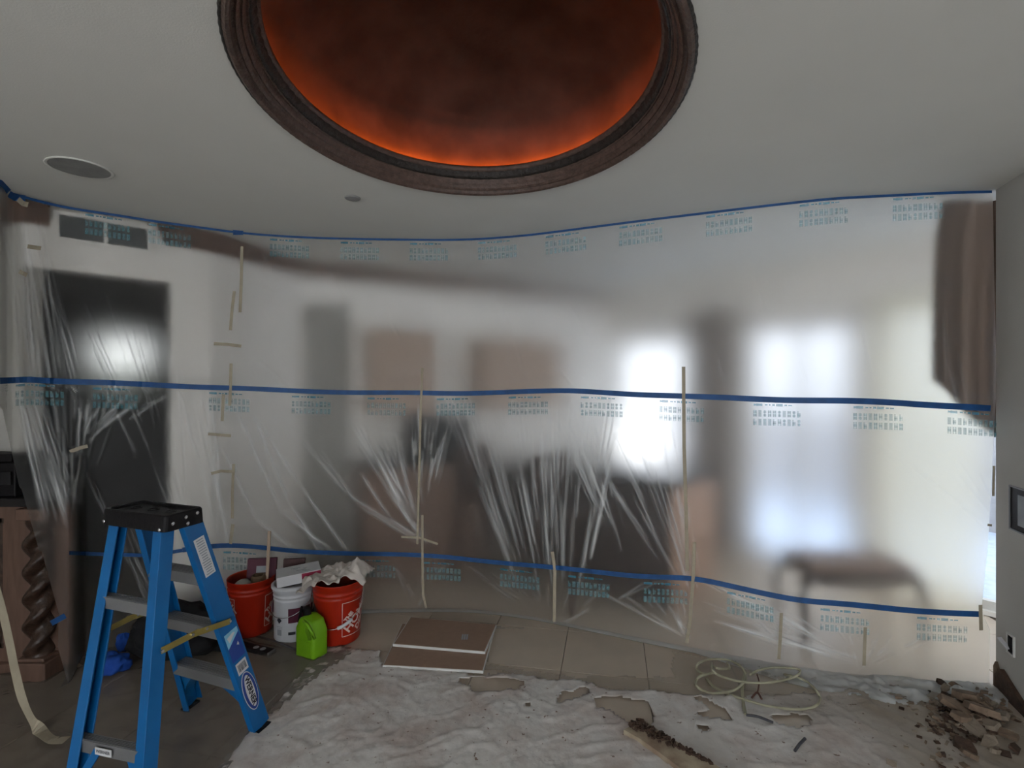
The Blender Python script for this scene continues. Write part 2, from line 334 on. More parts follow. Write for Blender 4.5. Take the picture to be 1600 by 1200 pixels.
# --- dark room past the doorway
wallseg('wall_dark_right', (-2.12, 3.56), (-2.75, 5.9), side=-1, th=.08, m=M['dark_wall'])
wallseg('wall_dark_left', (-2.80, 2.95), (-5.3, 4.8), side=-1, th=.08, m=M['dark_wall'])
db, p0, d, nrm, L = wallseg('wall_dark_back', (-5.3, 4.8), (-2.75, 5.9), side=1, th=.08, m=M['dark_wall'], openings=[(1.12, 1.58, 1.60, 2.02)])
c = p0+d*1.35+nrm*.1; portal(c.x, c.y, 1.81, .46, .42, math.atan2(d.y, d.x))
c = p0+d*1.35+nrm*.04; DR = Matrix((d, nrm, Vector((0,0,1)))).transposed()
q = MB()
for s in (-1, 1): q.box(c+d*(s*.21)+Vector((0,0,1.81)), (.04, .05, .42), DR)
for z in (1.62, 2.00): q.box(c+Vector((0,0,z)), (.46, .05, .04), DR)
wo = q.build('window_5', M['dark_wood']); tag(wo, kind='structure'); MB().box(c+Vector((0,0,1.81)), (.40, .008, .36), DR).build('pane', M['glass'], wo)

# outside
q = MB(); pa = E03+En*.13-ED3*1.5; pb = E03+En*.13+ED3*5.62; q.prism([v+Vector((0,0,-.008)) for v in (pa, pb, pb+ED3*3+En*.01, pb+ED3*3+En*9, pa+En*9)], .010)
o = q.build('patio', M['patio']); tag(o, kind='structure')
gd0 = E03+En*2.7
q = MB(); q.box(gd0+ED3*1.6+Vector((0,0,.60)), (5.4, .12, 1.20), ER)
tag(q.build('garden_wall', M['gwall']), kind='structure')

q = MB(); q.box(E03+En*8.5+ED3*3.5+Vector((0,0,3.0)), (26, .3, 6.0), ER)
tag(q.build('sky_dimming_wall', M['sky_dimmer']), kind='structure')  # invented backdrop wall that dims the sky seen through the windows
# crown moulding run, built where the walls meet the ceiling
def crown(name, pts, mitre=0.0):
    q = MB(); prof = [(.0, -.115), (.012, -.115), (.018, -.09), (.045, -.06), (.05, -.045), (.085, -.02), (.09, 0.0), (0, 0)]
    pts = [Vector((*p, CEIL-.002)) for p in pts]; K = len(prof); vs = []
    for i, p in enumerate(pts):
        ds = []
        if i > 0: ds.append((p-pts[i-1]).normalized())
        if i < len(pts)-1: ds.append((pts[i+1]-p).normalized())
        nn = sum(((Vector((dd.y, -dd.x, 0))) for dd in ds), Vector((0,0,0))).normalized()
        k = 1/max(.4, nn.dot(Vector((ds[0].y, -ds[0].x, 0))))
        for u, z in prof:
            sh = Vector((0,0,0))
            if i == 0 and mitre: sh = ds[0]*(mitre*(-z/.115))
            vs.append(p+nn*(u*k+.001)+Vector((0,0,z))+sh)
    fs = [(i*K+k, i*K+(k+1)%K, (i+1)*K+(k+1)%K, (i+1)*K+k) for i in range(len(pts)-1) for k in range(K)]+[tuple(range(K))[::-1], tuple(range((len(pts)-1)*K, len(pts)*K))]
    q.add(vs, fs); o = q.build(name, M['crown']); tag(o, kind='structure'); return o
AP = lambda t: (A0.x+(A1.x-A0.x)*t, A0.y+(A1.y-A0.y)*t)
crown('trim_crown', [AP(.66), AP(1.0), (-1.73, 4.2), (1.1, 5.7)], .05)
crown('trim_crown_left', [(-3.1, 2.913), AP(0), AP(.12)])

# ================================================================== PLASTIC FILM WALL
TOPY = [(-160,200),(-60,255),(0,283),(12,297),(20,301),(60,312),(100,322),(175,333),(250,345),(310,353),(375,362),(440,367),(500,370),(600,372),(700,373),(760,371),(830,365),(900,356),(1000,343),(1100,331),(1200,319),(1300,308),(1400,303),(1480,299),(1560,297)]
MIDY = [(-160,600),(0,595),(45,592),(100,596),(200,600),(265,602),(350,606),(430,610),(600,614),(700,615),(800,612),(900,611),(1000,616),(1100,621),(1250,625),(1400,629),(1500,635),(1560,640)]
LOWY = [(-160,862),(110,862),(235,868),(285,858),(345,851),(400,855),(450,861),(600,866),(700,870),(850,886),(1000,900),(1085,904),(1150,918),(1250,938),(1400,952),(1560,962)]
_sm = {}
XG = np.arange(-300, 1801, 5.0)
def itp(tab, x):
    if tab is MIDY or tab is LOWY or tab is TOPY:
        k = id(tab)
        if k not in _sm:
            y = np.interp(XG, [a for a, b in tab], [b for a, b in tab]); g = np.exp(-(np.arange(-12, 13)/6.0)**2); g /= g.sum()
            ys = np.convolve(np.pad(y, 12, mode='edge'), g, mode='valid'); wt = np.clip((XG-40)/60, 0, 1); _sm[k] = y*(1-wt)+ys*wt
        return np.interp(x, XG, _sm[k])
    return np.interp(x, [a for a, b in tab], [b for a, b in tab])
def sm(x): x = np.clip(x, 0, 1); return x*x*(3-2*x)
ZK = np.arange(-170, 1581, 10.0); ZR = F*(CEIL-CH)/(600-itp(TOPY, ZK)); ker = np.array([1,2,3,2,1.])/9
ZS = np.convolve(np.pad(ZR, 2, mode='edge'), ker, mode='valid'); ZS[ZK < 30] = ZR[ZK < 30]
def Zbase(px, z=1.8):
    px = np.asarray(px, float); z = np.asarray(z, float)
    Z = np.interp(px, ZK, ZS); wgt = sm((135-px)/30)*sm((1.2-z)/.2)*sm((px+5)/10)
    return Z*(1-wgt)+2.64*wgt
# creases, in the photograph's coordinates on the film: x0, y0, x1, y1, half-width px, height m, whiteness
CR = []
def fan(n, a, b, c, d, apex, k0, k1, w=(.8,1.7), h=(.002,.006), hz=(.03,.26)):
    for i in range(n):
        s = random.random(); x = a+(c-a)*s; y = b+(d-b)*s; ax = apex[0]+random.gauss(0, 6); ay = apex[1]+random.gauss(0, 6)
        u = random.uniform(*k0); v = min(1, u+random.uniform(*k1))
        CR.append((x+(ax-x)*u, y+(ay-y)*u, x+(ax-x)*v, y+(ay-y)*v, random.uniform(*w), random.uniform(*h)*random.choice((1,1,-.6)), random.uniform(*hz)))
fan(110, 680, 616, 900, 618, (862, 1060), (0, .42), (.06, .34), hz=(.02,.20))
fan(70, 780, 618, 980, 618, (880, 1080), (.0, .45), (.06, .34), h=(.002,.006), hz=(.03,.28))
fan(26, 850, 625, 930, 625, (985, 905), (.05, .45), (.2, .5), hz=(.04,.30))
fan(44, 900, 680, 1060, 660, (1100, 980), (.0, .55), (.1, .4), hz=(.03,.24))
fan(34, 640, 618, 720, 618, (655, 860), (0, .4), (.1, .35))
fan(44, 520, 640, 640, 690, (668, 850), (.0, .6), (.2, .45), w=(.9,2.2), hz=(.04,.24))
for a in ((370,640,440,800,520,862),(395,645,455,790,505,866),(345,700,400,810,470,868),(400,650,470,760,545,862),(500,700,560,790,655,843),(470,690,540,770,640,838),(560,740,610,810,665,850),(600,760,640,815,668,848),(590,720,630,800,660,835)):
    for k in range(2):
        j = lambda: random.gauss(0, 2.5)
        wv, hv, zv = random.uniform(1.0,2.2), random.uniform(.003,.008), random.uniform(.10,.30)
        CR.append((a[0]+j(), a[1]+j(), a[2], a[3], wv, hv, zv)); CR.append((a[2], a[3], a[4]+j(), a[5]+j(), wv, hv, zv))
fan(26, 60, 440, 280, 440, (300, 860), (0, .8), (.1, .4), w=(1.0,2.0), hz=(.04,.16))
fan(40, 10, 590, 200, 600, (110, 830), (.0, .6), (.2, .5), w=(1.0,2.2), hz=(.05,.28))
fan(30, 120, 612, 290, 612, (125, 700), (.0, .5), (.2, .5), w=(1.0,2.0), hz=(.05,.28))
fan(26, 270, 612, 340, 612, (350, 860), (.0, .7), (.15, .5), w=(1.0,2.2), hz=(.06,.28))
fan(30, 110, 700, 200, 800, (330, 1150), (.0, .6), (.1, .3), w=(1.0,2.0), hz=(.03,.14))
for i in range(26):
    x = 0+random.random()*70; CR.append((x, 330+random.random()*80, x+random.uniform(5,60), 560+random.random()*100, random.uniform(1.0,2.2), random.uniform(.003,.008), random.uniform(.04,.2)))
for i in range(20):
    x = 40+random.random()*70; CR.append((x*.6, 600+random.random()*60, x+20, 780+random.random()*40, random.uniform(1.0,2.2), random.uniform(.003,.008), random.uniform(.05,.26)))
# slack lines in the upper strip
for a in ((768,440,800,520),(800,520,825,600),(500,400,545,470),(405,380,425,430),(880,460,930,540),(980,560,1010,600),(860,560,900,610),(600,480,640,560),(540,540,590,610),(1120,560,1135,610),(1345,500,1365,600),(1180,430,1200,500),(1480,560,1500,640),(1495,540,1515,640),(1475,490,1480,600),(1250,560,1262,600),(700,560,735,605),(740,590,770,608),(400,560,455,605)):
    CR.append((*a, random.uniform(1.0,1.8), .003, random.uniform(.05,.14)))
fan(26, 1085, 905, 1180, 925, (1300, 1010), (0, .6), (.15, .5), hz=(.06,.32))
fan(26, 1090, 935, 1120, 985, (1345, 1035), (0, .7), (.15, .4), hz=(.06,.32))
fan(18, 1130, 925, 1260, 960, (1220, 1010), (0, .6), (.2, .5), hz=(.06,.30))
fan(20, 1290, 960, 1500, 990, (1345, 1045), (.2, .7), (.15, .35), hz=(.04,.22))
fan(22, 690, 880, 1060, 900, (868, 985), (.0, .7), (.15, .4), hz=(.03,.16))
fan(18, 900, 930, 1060, 905, (1080, 1000), (.0, .7), (.15, .4), hz=(.05,.22))
fan(12, 600, 880, 700, 880, (655, 945), (.0, .7), (.2, .4), hz=(.05,.2))
fan(12, 1300, 640, 1540, 660, (1600, 880), (.2, .6), (.15, .4), w=(1,1.6), hz=(.02,.07), h=(.001,.003))
def relief(px, py):
    px = np.asarray(px, float); py = np.asarray(py, float); sh = px.shape; x = px.ravel(); y = py.ravel()
    order = np.argsort(x, kind='stable'); xs = x[order]; ys = y[order]
    h = np.zeros_like(xs); z = np.zeros_like(xs)
    for x0, y0, x1, y1, wd, a, hz in CR:
        lo, hi = np.searchsorted(xs, (min(x0, x1)-3*wd, max(x0, x1)+3*wd))
        if hi <= lo: continue
        X = xs[lo:hi]; Y = ys[lo:hi]; dx, dy = x1-x0, y1-y0; L2 = dx*dx+dy*dy+1e-9
        t = np.clip(((X-x0)*dx+(Y-y0)*dy)/L2, 0, 1); d2 = (X-x0-t*dx)**2+(Y-y0-t*dy)**2
        g = np.exp(-d2/(wd*wd))*np.sqrt(np.clip(4*t*(1-t), 0, 1)); h[lo:hi] += a*g; z[lo:hi] += hz*g
    h += .004*np.sin(xs/57+ys/130)*np.sin(ys/83+1.3)+.0015*np.sin(xs/21+ys/33+np.sin(ys/40)*2)*np.sin(ys/60)
    H = np.empty_like(h); H[order] = h; Zz = np.empty_like(z); Zz[order] = z
    return H.reshape(sh), np.clip(Zz, 0, .6).reshape(sh)
def py2z(px, py): return CH-(py-600)*Zbase(px, 1.2)/F      # height of a picture row on the film (upper profile)
def film_pos(px, z, off=0.0):
    Z = Zbase(px, z); py = 600+(CH-z)*F/Z; h, hz = relief(px, py); e = sm((CEIL-z)/.08)*sm(z/.05)
    Zf = Z-h*e-off; return np.stack([(px-800)*Zf/F, Zf, z], -1), hz
def mesh_np(name, V, Fq, mats, matidx=None, haze=None, parent=None, smooth=True):
    me = bpy.data.meshes.new(name); V = np.asarray(V, np.float32).reshape(-1, 3); Fq = np.asarray(Fq, np.int32)
    me.vertices.add(len(V)); me.vertices.foreach_set('co', V.ravel()); me.loops.add(Fq.size); me.loops.foreach_set('vertex_index', Fq.ravel())
    me.polygons.add(len(Fq)); me.polygons.foreach_set('loop_start', np.arange(0, Fq.size, 4, dtype=np.int32)); me.polygons.foreach_set('loop_total', np.full(len(Fq), 4, np.int32))
    for m in mats: me.materials.append(m)
    if matidx is not None: me.polygons.foreach_set('material_index', np.asarray(matidx, np.int32))
    me.polygons.foreach_set('use_smooth', np.full(len(Fq), smooth)); me.update(); me.validate()
    if haze is not None:
        a = me.attributes.new('haze', 'FLOAT', 'POINT'); a.data.foreach_set('value', np.asarray(haze, np.float32).ravel())
    o = bpy.data.objects.new(name, me); C.objects.link(o)
    if parent is not None: o.parent = parent
    return o
def gridf(r, c):
    i = np.arange((r-1)*c).reshape(r-1, c)[:, :-1].ravel(); return np.stack([i, i+1, i+c+1, i+c], -1)
def film_sheet(name, zt, zb, xmin, xmax, step=2.0, dz=.009, hem=None):
    """zt/zb: height functions of px; xmin/xmax: px limits as function of picture row"""
    c = int(1720/step); vr = np.linspace(0, 1, int(1.05/dz))[:, None]*np.ones((1, c)); u = np.ones((vr.shape[0], 1))*np.linspace(0, 1, c)[None, :]
    px = -160+u*1720
    for _ in range(3):
        z = zb(px)+(zt(px)-zb(px))*(1-vr); py = 600+(CH-z)*F/Zbase(px, z); px = xmin(py)+(xmax(py)-xmin(py))*u
    z = zb(px)+(zt(px)-zb(px))*(1-vr)
    A, hz = film_pos(px, z)
    if hem is not None: A, hz = hem(A, hz, px)
    r = A.shape[0]; B = A.copy(); dirn = A.copy(); dirn[..., 2] = 0; dirn /= np.linalg.norm(dirn, axis=-1, keepdims=True)
    B += dirn*.0025
    if hem is not None:
        nf = A.shape[0]-vr.shape[0]; B[vr.shape[0]:] = A[vr.shape[0]:]; B[vr.shape[0]:, :, 2] -= .0022; B[vr.shape[0]-4:vr.shape[0], :, 2] -= .0005
    q = gridf(r, c); N = r*c; Fq = np.concatenate([q[:, ::-1], q+N]); mi = np.r_[np.zeros(len(q)), np.ones(len(q))]
    return mesh_np(name, np.concatenate([A.reshape(-1,3), B.reshape(-1,3)]), Fq, [M['film_f'], M['film_b']], mi, np.concatenate([hz.ravel(), hz.ravel()]))
zm = lambda px: CH-(itp(MIDY, px)-600)*Zbase(px, 1.6)/F
zl = lambda px: CH-(itp(LOWY, px)-600)*Zbase(px, .5)/F
RX = [(200,1551),(300,1551),(600,1557),(680,1553),(850,1544),(948,1534),(966,1538),(985,1547),(1075,1545),(1200,1540)]
xmx = lambda y: itp(RX, y)
tag(film_sheet('plastic_sheet', lambda p: CEIL-.003+0*p, zm, lambda y: -150+0*y, xmx), 'topmost strip of milky plastic film, hung from ceiling down to middle blue tape', 'plastic sheet')
top_sheet = bpy.data.objects['plastic_sheet']
mid_sheet = film_sheet('plastic_sheet', zm, zl, lambda y: itp([(590,-80),(612,-20),(640,4),(760,30),(765,34),(850,58),(880,66)], y), xmx)
tag(mid_sheet, 'middle strip of milky plastic film, creased in fans between the two blue tape lines', 'plastic sheet')
def hem(A, hz, px):
    n = 22; last = A[-1]; pl = px[-1]; rows = []; hzz = []
    wid = itp([(60,.05),(300,.10),(600,.05),(860,.04),(1080,.06),(1200,.20),(1400,.28),(1490,.30),(1560,.06)], pl)
    for i in range(1, n+1):
        t = i/n; d = np.stack([last[:,0]*0+(-.05), -np.ones_like(pl)], -1)
        p = last.copy(); p[:, :2] += d*(wid*t)[:, None]
        amp = itp([(60,.003),(1080,.003),(1250,.010),(1400,.034),(1500,.036),(1540,.01)], pl)
        nz = np.array([noise.noise(Vector((p[k,0]*9, p[k,1]*14, 3))) + .5*noise.noise(Vector((p[k,0]*26, p[k,1]*33, 7))) for k in range(len(pl))])
        p[:, 2] = .006+amp*np.clip(.55+nz, 0, 2)*math.sin(math.pi*(.12+.83*t)); rows.append(p); hzz.append(np.clip(.32+.35*np.maximum(nz, 0), 0, .6))
    return np.concatenate([A, np.stack(rows)]), np.concatenate([hz, np.stack(hzz)])
low_sheet = film_sheet('plastic_sheet', zl, lambda p: .006+0*p, lambda y: itp([(850,62),(960,92),(1010,90),(1075,108),(1200,112)], y), xmx, hem=hem)
tag(low_sheet, 'lowest strip of plastic film, hanging under the lower blue tape and bunched on floor', 'plastic sheet')

# --- tape ribbons that follow the film
def ribbon(pts, width, off=.006, step=6, th=.0008):
    """pts: picture points on the film; width in metres"""
    P2 = []
    for (x0, y0), (x1, y1) in zip(pts[:-1], pts[1:]):
        n = max(1, int(math.hypot(x1-x0, y1-y0)/step)); P2 += [(x0+(x1-x0)*k/n, y0+(y1-y0)*k/n) for k in range(n)]
    P2.append(pts[-1]); P2 = np.array(P2, float); T = np.gradient(P2, axis=0); T /= np.linalg.norm(T, axis=1)[:, None]; Nn = np.stack([-T[:,1], T[:,0]], -1)
    V = []; K = len(P2); zz = Zbase(P2[:,0], 1.3)
    for o_, s in ((off+th, 1), (off+th, -1), (off, 1), (off, -1)):
        q = P2+Nn*(s*width/2*F/zz)[:, None]; Zc = Zbase(P2[:,0], np.where(P2[:,1] > 760, .6, 1.5)); z = CH-(q[:,1]-600)*Zc/F
        z = np.clip(z, .004, CEIL-.002); h, _ = relief(P2[:,0], P2[:,1]); Zf = Zc-h-o_; V.append(np.stack([(q[:,0]-800)*Zf/F, Zf, CH-(q[:,1]-600)*Zf/F], -1))
    V = np.concatenate(V); f = []
    for i in range(K-1):
        a, b, c_, d_ = i, K+i, 2*K+i, 3*K+i; f += [(a, b, b+1, a+1), (c_, c_+1, d_+1, d_), (a, a+1, c_+1, c_), (b, d_, d_+1, b+1)]
    f += [(0, 2*K, 3*K, K), (K-1, 2*K-1, 4*K-1, 3*K-1)]
    q = MB(); q.add([tuple(v) for v in V], f); q.v = [(x, y, min(z, CEIL-.001)) for x, y, z in q.v]; return q
def tape(pts, width, m, label, off=.006, group=None):
    return tag(ribbon(pts, width, off).build('tape_strip', m), label, 'tape', group)
wav = lambda tab, a: [(x, y+a*math.sin(x/37)) for x, y in tab]
tape([(x, float(itp(TOPY, x))+2.2) for x in range(20, 1556, 10)], .014, M['blue_tape'], 'long thin blue tape line along the ceiling edge of the plastic', .010)
tape([(-60,257),(0,287),(13,301)], .040, M['blue_tape'], 'short blue tape piece at the left ceiling corner', .012)
tape([(14,303),(24,309),(40,310)], .035, M['blue_tape'], 'small blue tape overlap just right of the left ceiling corner', .012)
tape(wav([(x, float(itp(MIDY, x))) for x in range(0, 1556, 12)], .8), .032, M['blue_tape'], 'blue tape line across the plastic at eye level', .012)
tape(wav([(x, float(itp(LOWY, x))) for x in range(285, 1534, 12)], .8), .030, M['blue_tape'], 'lower blue tape line running across plastic behind the buckets', .012)
tape([(108,864),(160,866),(235,868),(285,860)], .022, M['blue_tape'], 'faint blue tape piece behind the ladder, left end of the lower line', .012)
tape([(364,363),(380,363)], .035, M['blue_tape'], 'small doubled blue tape patch where the plastic turns the corner at ceiling', .016)
MT = [
 ([(378,385),(377,440),(375,488)], .020, 'cream tape strip highest in the broken column of tape pieces'),
 ([(366,455),(362,490),(360,516)], .020, 'cream tape strip left of and just below the highest one'),
 ([(334,537),(355,538),(377,541)], .020, 'level cream tape piece above the eye-level blue line'),
 ([(361,568),(359,634)], .020, 'upright cream tape piece crossing the eye-level blue line'),
 ([(349,616),(347,658)], .020, 'short upright cream tape just under the eye-level blue line'),
 ([(325,678),(361,681)], .018, 'upper level cream tape piece below the eye-level blue line'),
 ([(330,740),(345,736),(364,737)], .018, 'lower level cream tape piece, slightly bent'),
 ([(365,725),(363,770),(363,810)], .018, 'upright cream tape piece meeting the lower level piece'),
 ([(364,819),(360,850)], .022, 'short cream tape piece just above lower blue line'),
 ([(660,575),(657,650),(655,740),(652,850)], .015, 'long cream tape strip left of centre, from eye-level line to lower line'),
 ([(660,805),(660,862),(661,930),(666,950)], .016, 'cream tape strip overlapping the foot of the long left strip'),
 ([(627,839),(655,840),(684,850)], .014, 'level cream tape arm crossing the long left strip'),
 ([(1068,573),(1069,700),(1072,800),(1074,892)], .021, 'tallest cream tape strip in front of the bright window'),
 ([(1085,847),(1083,905),(1078,970),(1073,1005)], .020, 'cream tape strip overlapping the foot of the tallest one, reaching the floor'),
 ([(863,862),(867,890),(866,978)], .020, 'cream tape strip crossing lower blue line at centre'),
 ([(1221,958),(1219,1000),(1217,1030)], .018, 'pale cream tape strip low on bunched plastic, second from the right'),
 ([(1352,980),(1350,1040)], .018, 'pale cream tape strip low on bunched plastic, rightmost'),
 ([(109,706),(125,700),(137,697)], .020, 'slanted cream tape tab gathering the plastic beside the dark doorway'),
 ([(28,311),(36,318),(44,320)], .028, 'short cream tape tab at the left ceiling corner'),
 ([(30,424),(42,430)], .022, 'small cream tape tab at the left of the door head'),
 ([(43,385),(64,388)], .022, 'faint cream tape tab above the door head'),
 ([(1553,728),(1552,775)], .014, 'small cream tape tab on right edge of plastic, highest'),
 ([(1543,820),(1550,821)], .012, 'tiny cream tape tab on right edge of plastic, between two others'),
 ([(1532,945),(1533,985)], .020, 'small cream tape tab on right edge of plastic, at lower blue line'),
]
for pts, wd, lb in MT: tape(pts, wd, M['mask_tape'], lb, .015)

# --- printed blocks on the film (illegible rows of characters)
def print_block(px, tab, drop, par, seed, sz=.27):
    rr = random.Random(seed); Zc = float(Zbase(px, 1.2)); pw = sz*F/Zc; y0 = float(itp(tab, px))+drop
    def slope(x): return float(itp(tab, x))-float(itp(tab, px))
    for mi, name, m in ((0, 'print_rows', M['print']), (1, 'print_line', M['print_dark'])):
        q = MB(); rects = []
        if mi == 0:
            for row in (0, 1):
                yy = (11.5+row*11.5)*.27*F/Zc/65*1.0
                for k in range(10):
                    cx = (k+.5)/10-.5; gw = .070; gh = .100
                    cols = rr.choice([((-1,0,1),()), ((-1,1),(0,)), ((0,),(-1,1)), ((-1,),(0,1)), ((-1,1),(-1,1))])
                    for s in cols[0]: rects.append((cx+s*gw*.30, yy, gw*.46, 8.6, 1))
                    for s in cols[1]: rects.append((cx, yy+s*2.6, gw*.9, 3.2, 1))
        else:
            for cx, ww, hh in ((-.45,.06,2.6),(-.36,.13,3.2),(-.22,.06,1.6),(-.15,.04,1.6),(-.07,.06,2.6),(.05,.14,3.2),(.18,.06,1.8),(.27,.08,1.4)): rects.append((cx, 0, ww, hh, 1))
        k_ = .27*F/Zc/65
        for cx, yy, ww, hh, _ in rects:
            hh = hh*k_; n = 1; xs = np.array([px+(cx-ww/2)*pw, px+(cx+ww/2)*pw])
            V = []
            for x in xs:
                for s in (-1, 1):
                    y = y0+slope(x)+yy+s*hh/2; z = CH-(y-600)*float(Zbase(x, 1.0))/F
                    p, _h = film_pos(np.array([x]), np.array([z]), .008); V.append(tuple(p[0]))
            q.add(V, [(0, 1, 3, 2)])
        q.build(name, m, par, fixn=False)
for i, px in enumerate((168, 265, 452, 562, 670, 777, 884, 1001, 1139, 1287, 1434)): print_block(px, TOPY, 9, top_sheet, i)
for i, px in enumerate((62, 180, 358, 486, 604, 712, 825, 940, 1065, 1214, 1372, 1520)): print_block(px, MIDY, 9, mid_sheet, 20+i)
for i, px in enumerate((380, 588, 690, 812, 920, 1040, 1172, 1320, 1472)): print_block(px, LOWY, 10, low_sheet, 40+i)

# ================================================================== OBJECTS
# ceiling fittings
c = FL(125, 262, CEIL); t = empty('ceiling_speaker', 'large round flush speaker in the ceiling over the vent', 'speaker', (c.x, c.y, CEIL))
q = MB(); q.lathe([(.112,-.001),(.124,-.001),(.126,-.005),(.122,-.007),(.114,-.006)]); q.build('rim', M['ceiling'], t, smooth=True)
q = MB(); q.lathe([(.0005,-.004),(.06,-.0045),(.113,-.0045)]); q.build('grille', mat('speaker_mesh', (.33,.33,.32), .8, bump=.5, bscale=400), t, smooth=True)
c = FL(551, 308, CEIL); t = empty('sprinkler_cover', 'small round grey cover plate on the ceiling near the dome', 'sprinkler', (c.x, c.y, CEIL))
MB().lathe([(.0005,-.010),(.03,-.010),(.040,-.009),(.042,-.004),(.034,-.001)]).build('cover_plate', mat('grey_plate', (.36,.36,.35), .6), t, smooth=True)
# vent over the doorway
vd = (A1-A0).normalized(); vd3 = Vector((vd.x, vd.y, 0)); vn = Vector((vd.y, -vd.x, 0)); VR = Matrix((vd3, vn, Vector((0,0,1)))).transposed()
vc = Vector((A0.x, A0.y, 0))+vd3*(AL*(.16+.62)/2)+vn*.004+Vector((0,0,2.447)); vw, vh = AL*.45, .125
vt = empty('air_vent', 'long slotted air vent above the dark doorway, behind the plastic', 'vent', vc)
q = MB()
for s in (-1, 1): q.box(vn*.006+vd3*(s*(vw/2+.012))*1.0, (.024, .012, vh+.045), VR); q.box(vn*.006+Vector((0,0,s*(vh/2+.012))), (vw, .012, .022), VR)
q.box(vn*.006, (.018, .012, vh), VR); q.build('frame', M['white_wall'], vt)
MB().box(vn*.001, (vw, .002, vh), VR).build('backing', M['black'], vt)
sl = MB()
for k in range(30):
    x = (k+.5)/30-.5
    if abs(x) > .012: sl.box(vd3*(x*vw)+vn*.006, (.006, .009, vh), VR)
for s0 in range(0, len(sl.v), 8):
    q = MB(); q.add(sl.v[s0:s0+8], [(0,1,3,2),(4,6,7,5),(0,4,5,1),(2,3,7,6),(0,2,6,4),(1,5,7,3)]); q.build('slat', mat('grey_slat', (.22,.24,.25), .5) if s0 == 0 else bpy.data.materials['grey_slat'], vt)

# ------------------------------------------------------------------ step ladder
def V3(px, py, z): return FL(px, py, z)
ctr = Vector((-1.47, 2.13, 0))
Lt = empty('step_ladder', 'blue fibreglass step ladder with black top, standing open on the left', 'ladder', ctr)
zt = 1.0
TA, TB = Vector((-1.60, 2.205, zt)), Vector((-1.318, 2.105, zt)); TC, TD = Vector((-1.675, 2.165, zt)), Vector((-1.372, 2.045, zt))
FA, FB = Vector((-1.545, 2.46, .012)), Vector((-1.122, 2.30, .012)); FC, FD = Vector((-1.63, 1.87, .012)), Vector((-1.285, 1.80, .012))
def rail(p0, p1, inward, fb, web, fl, name='rail'):
    """C channel: web across fb, flanges toward inward"""
    d = (p1-p0).normalized(); n1 = (fb-d*fb.dot(d)).normalized(); n2 = d.cross(n1).normalized()
    if n2.dot(inward) < 0: n2 = -n2
    t = .006; prof = [(-web/2, 0), (web/2, 0), (web/2, fl), (web/2-t, fl), (web/2-t, t), (-web/2+t, t), (-web/2+t, fl), (-web/2, fl)]
    q = MB(); q.prism([p0+n1*a+n2*b for a, b in prof], (p1-p0).length, d); return local(q, ctr).build(name, M['blue'], Lt, bevel=.0015), n1, n2
fbv = Vector((.10, .50, 0)); wv = Vector((.42, -.15, 0)).normalized()
rB, nB1, nB2 = rail(FB, TB, -wv, Vector((.20, .60, 0)), .088, .030)
rA, _, _ = rail(FA, TA, wv, Vector((.10, .60, 0)), .088, .030)
rD, nD1, nD2 = rail(FD, TD, -wv, Vector((.22, .50, 0)), .052, .052)
rC, _, _ = rail(FC, TC, wv, Vector((.08, .5, 0)), .048, .045)
def lp(a, b, z): return a+(b-a)*((z-a.z)/(b.z-a.z))
def step(a0, a1, b0, b1, z, dep, th=.022, name='step', sh=0):
    p, r = lp(a0, a1, z), lp(b0, b1, z); dpr = (r-p).normalized()*.007; p = p+dpr; r = r-dpr; dep *= .82; fb = fbv.normalized()*1
    q = MB(); pts = [p-fb*dep/2, r-fb*dep/2, r+fb*dep/2, p+fb*dep/2]; q.prism([x-Vector((0,0,th)) for x in pts], th)
    for s in (-1, 1): q.beam(p+fb*(s*(dep/2-.002))-Vector((0,0,.022)), r+fb*(s*(dep/2-.002))-Vector((0,0,.022)), .004, .045)
    for k in range(5): q.beam(p+fb*(dep*(k-2)/5.5)+Vector((0,0,.001)), r+fb*(dep*(k-2)/5.5)+Vector((0,0,.001)), .004, .003)
    return local(q, ctr).build(name, M['alu'], Lt), p, r
for z in (.755, .505, .258): step(FA, TA, FB, TB, z, .085)
step(FC, TC, FD, TD, .70, .05, name='rear_crossbar'); so, p_, r_ = step(FC, TC, FD, TD, .225, .045, name='rear_crossbar')
m_ = p_*.55+r_*.45-fbv.normalized()*.0275+Vector((0,0,-.02)); RW = Matrix(((r_-p_).normalized(), fbv.normalized(), Vector((0,0,1)))).transposed()
local(MB().box(m_, (.075, .002, .026), RW), ctr).build('label', M['paper'], Lt)
vs, fs = text_geo('WERNER', .016, .0004); q = MB(); q.add([m_-fbv.normalized()*.0016+(r_-p_).normalized()*v.x+Vector((0,0,v.y)) for v in vs], fs); local(q, ctr).build('lettering', M['ink'], Lt, fixn=False)
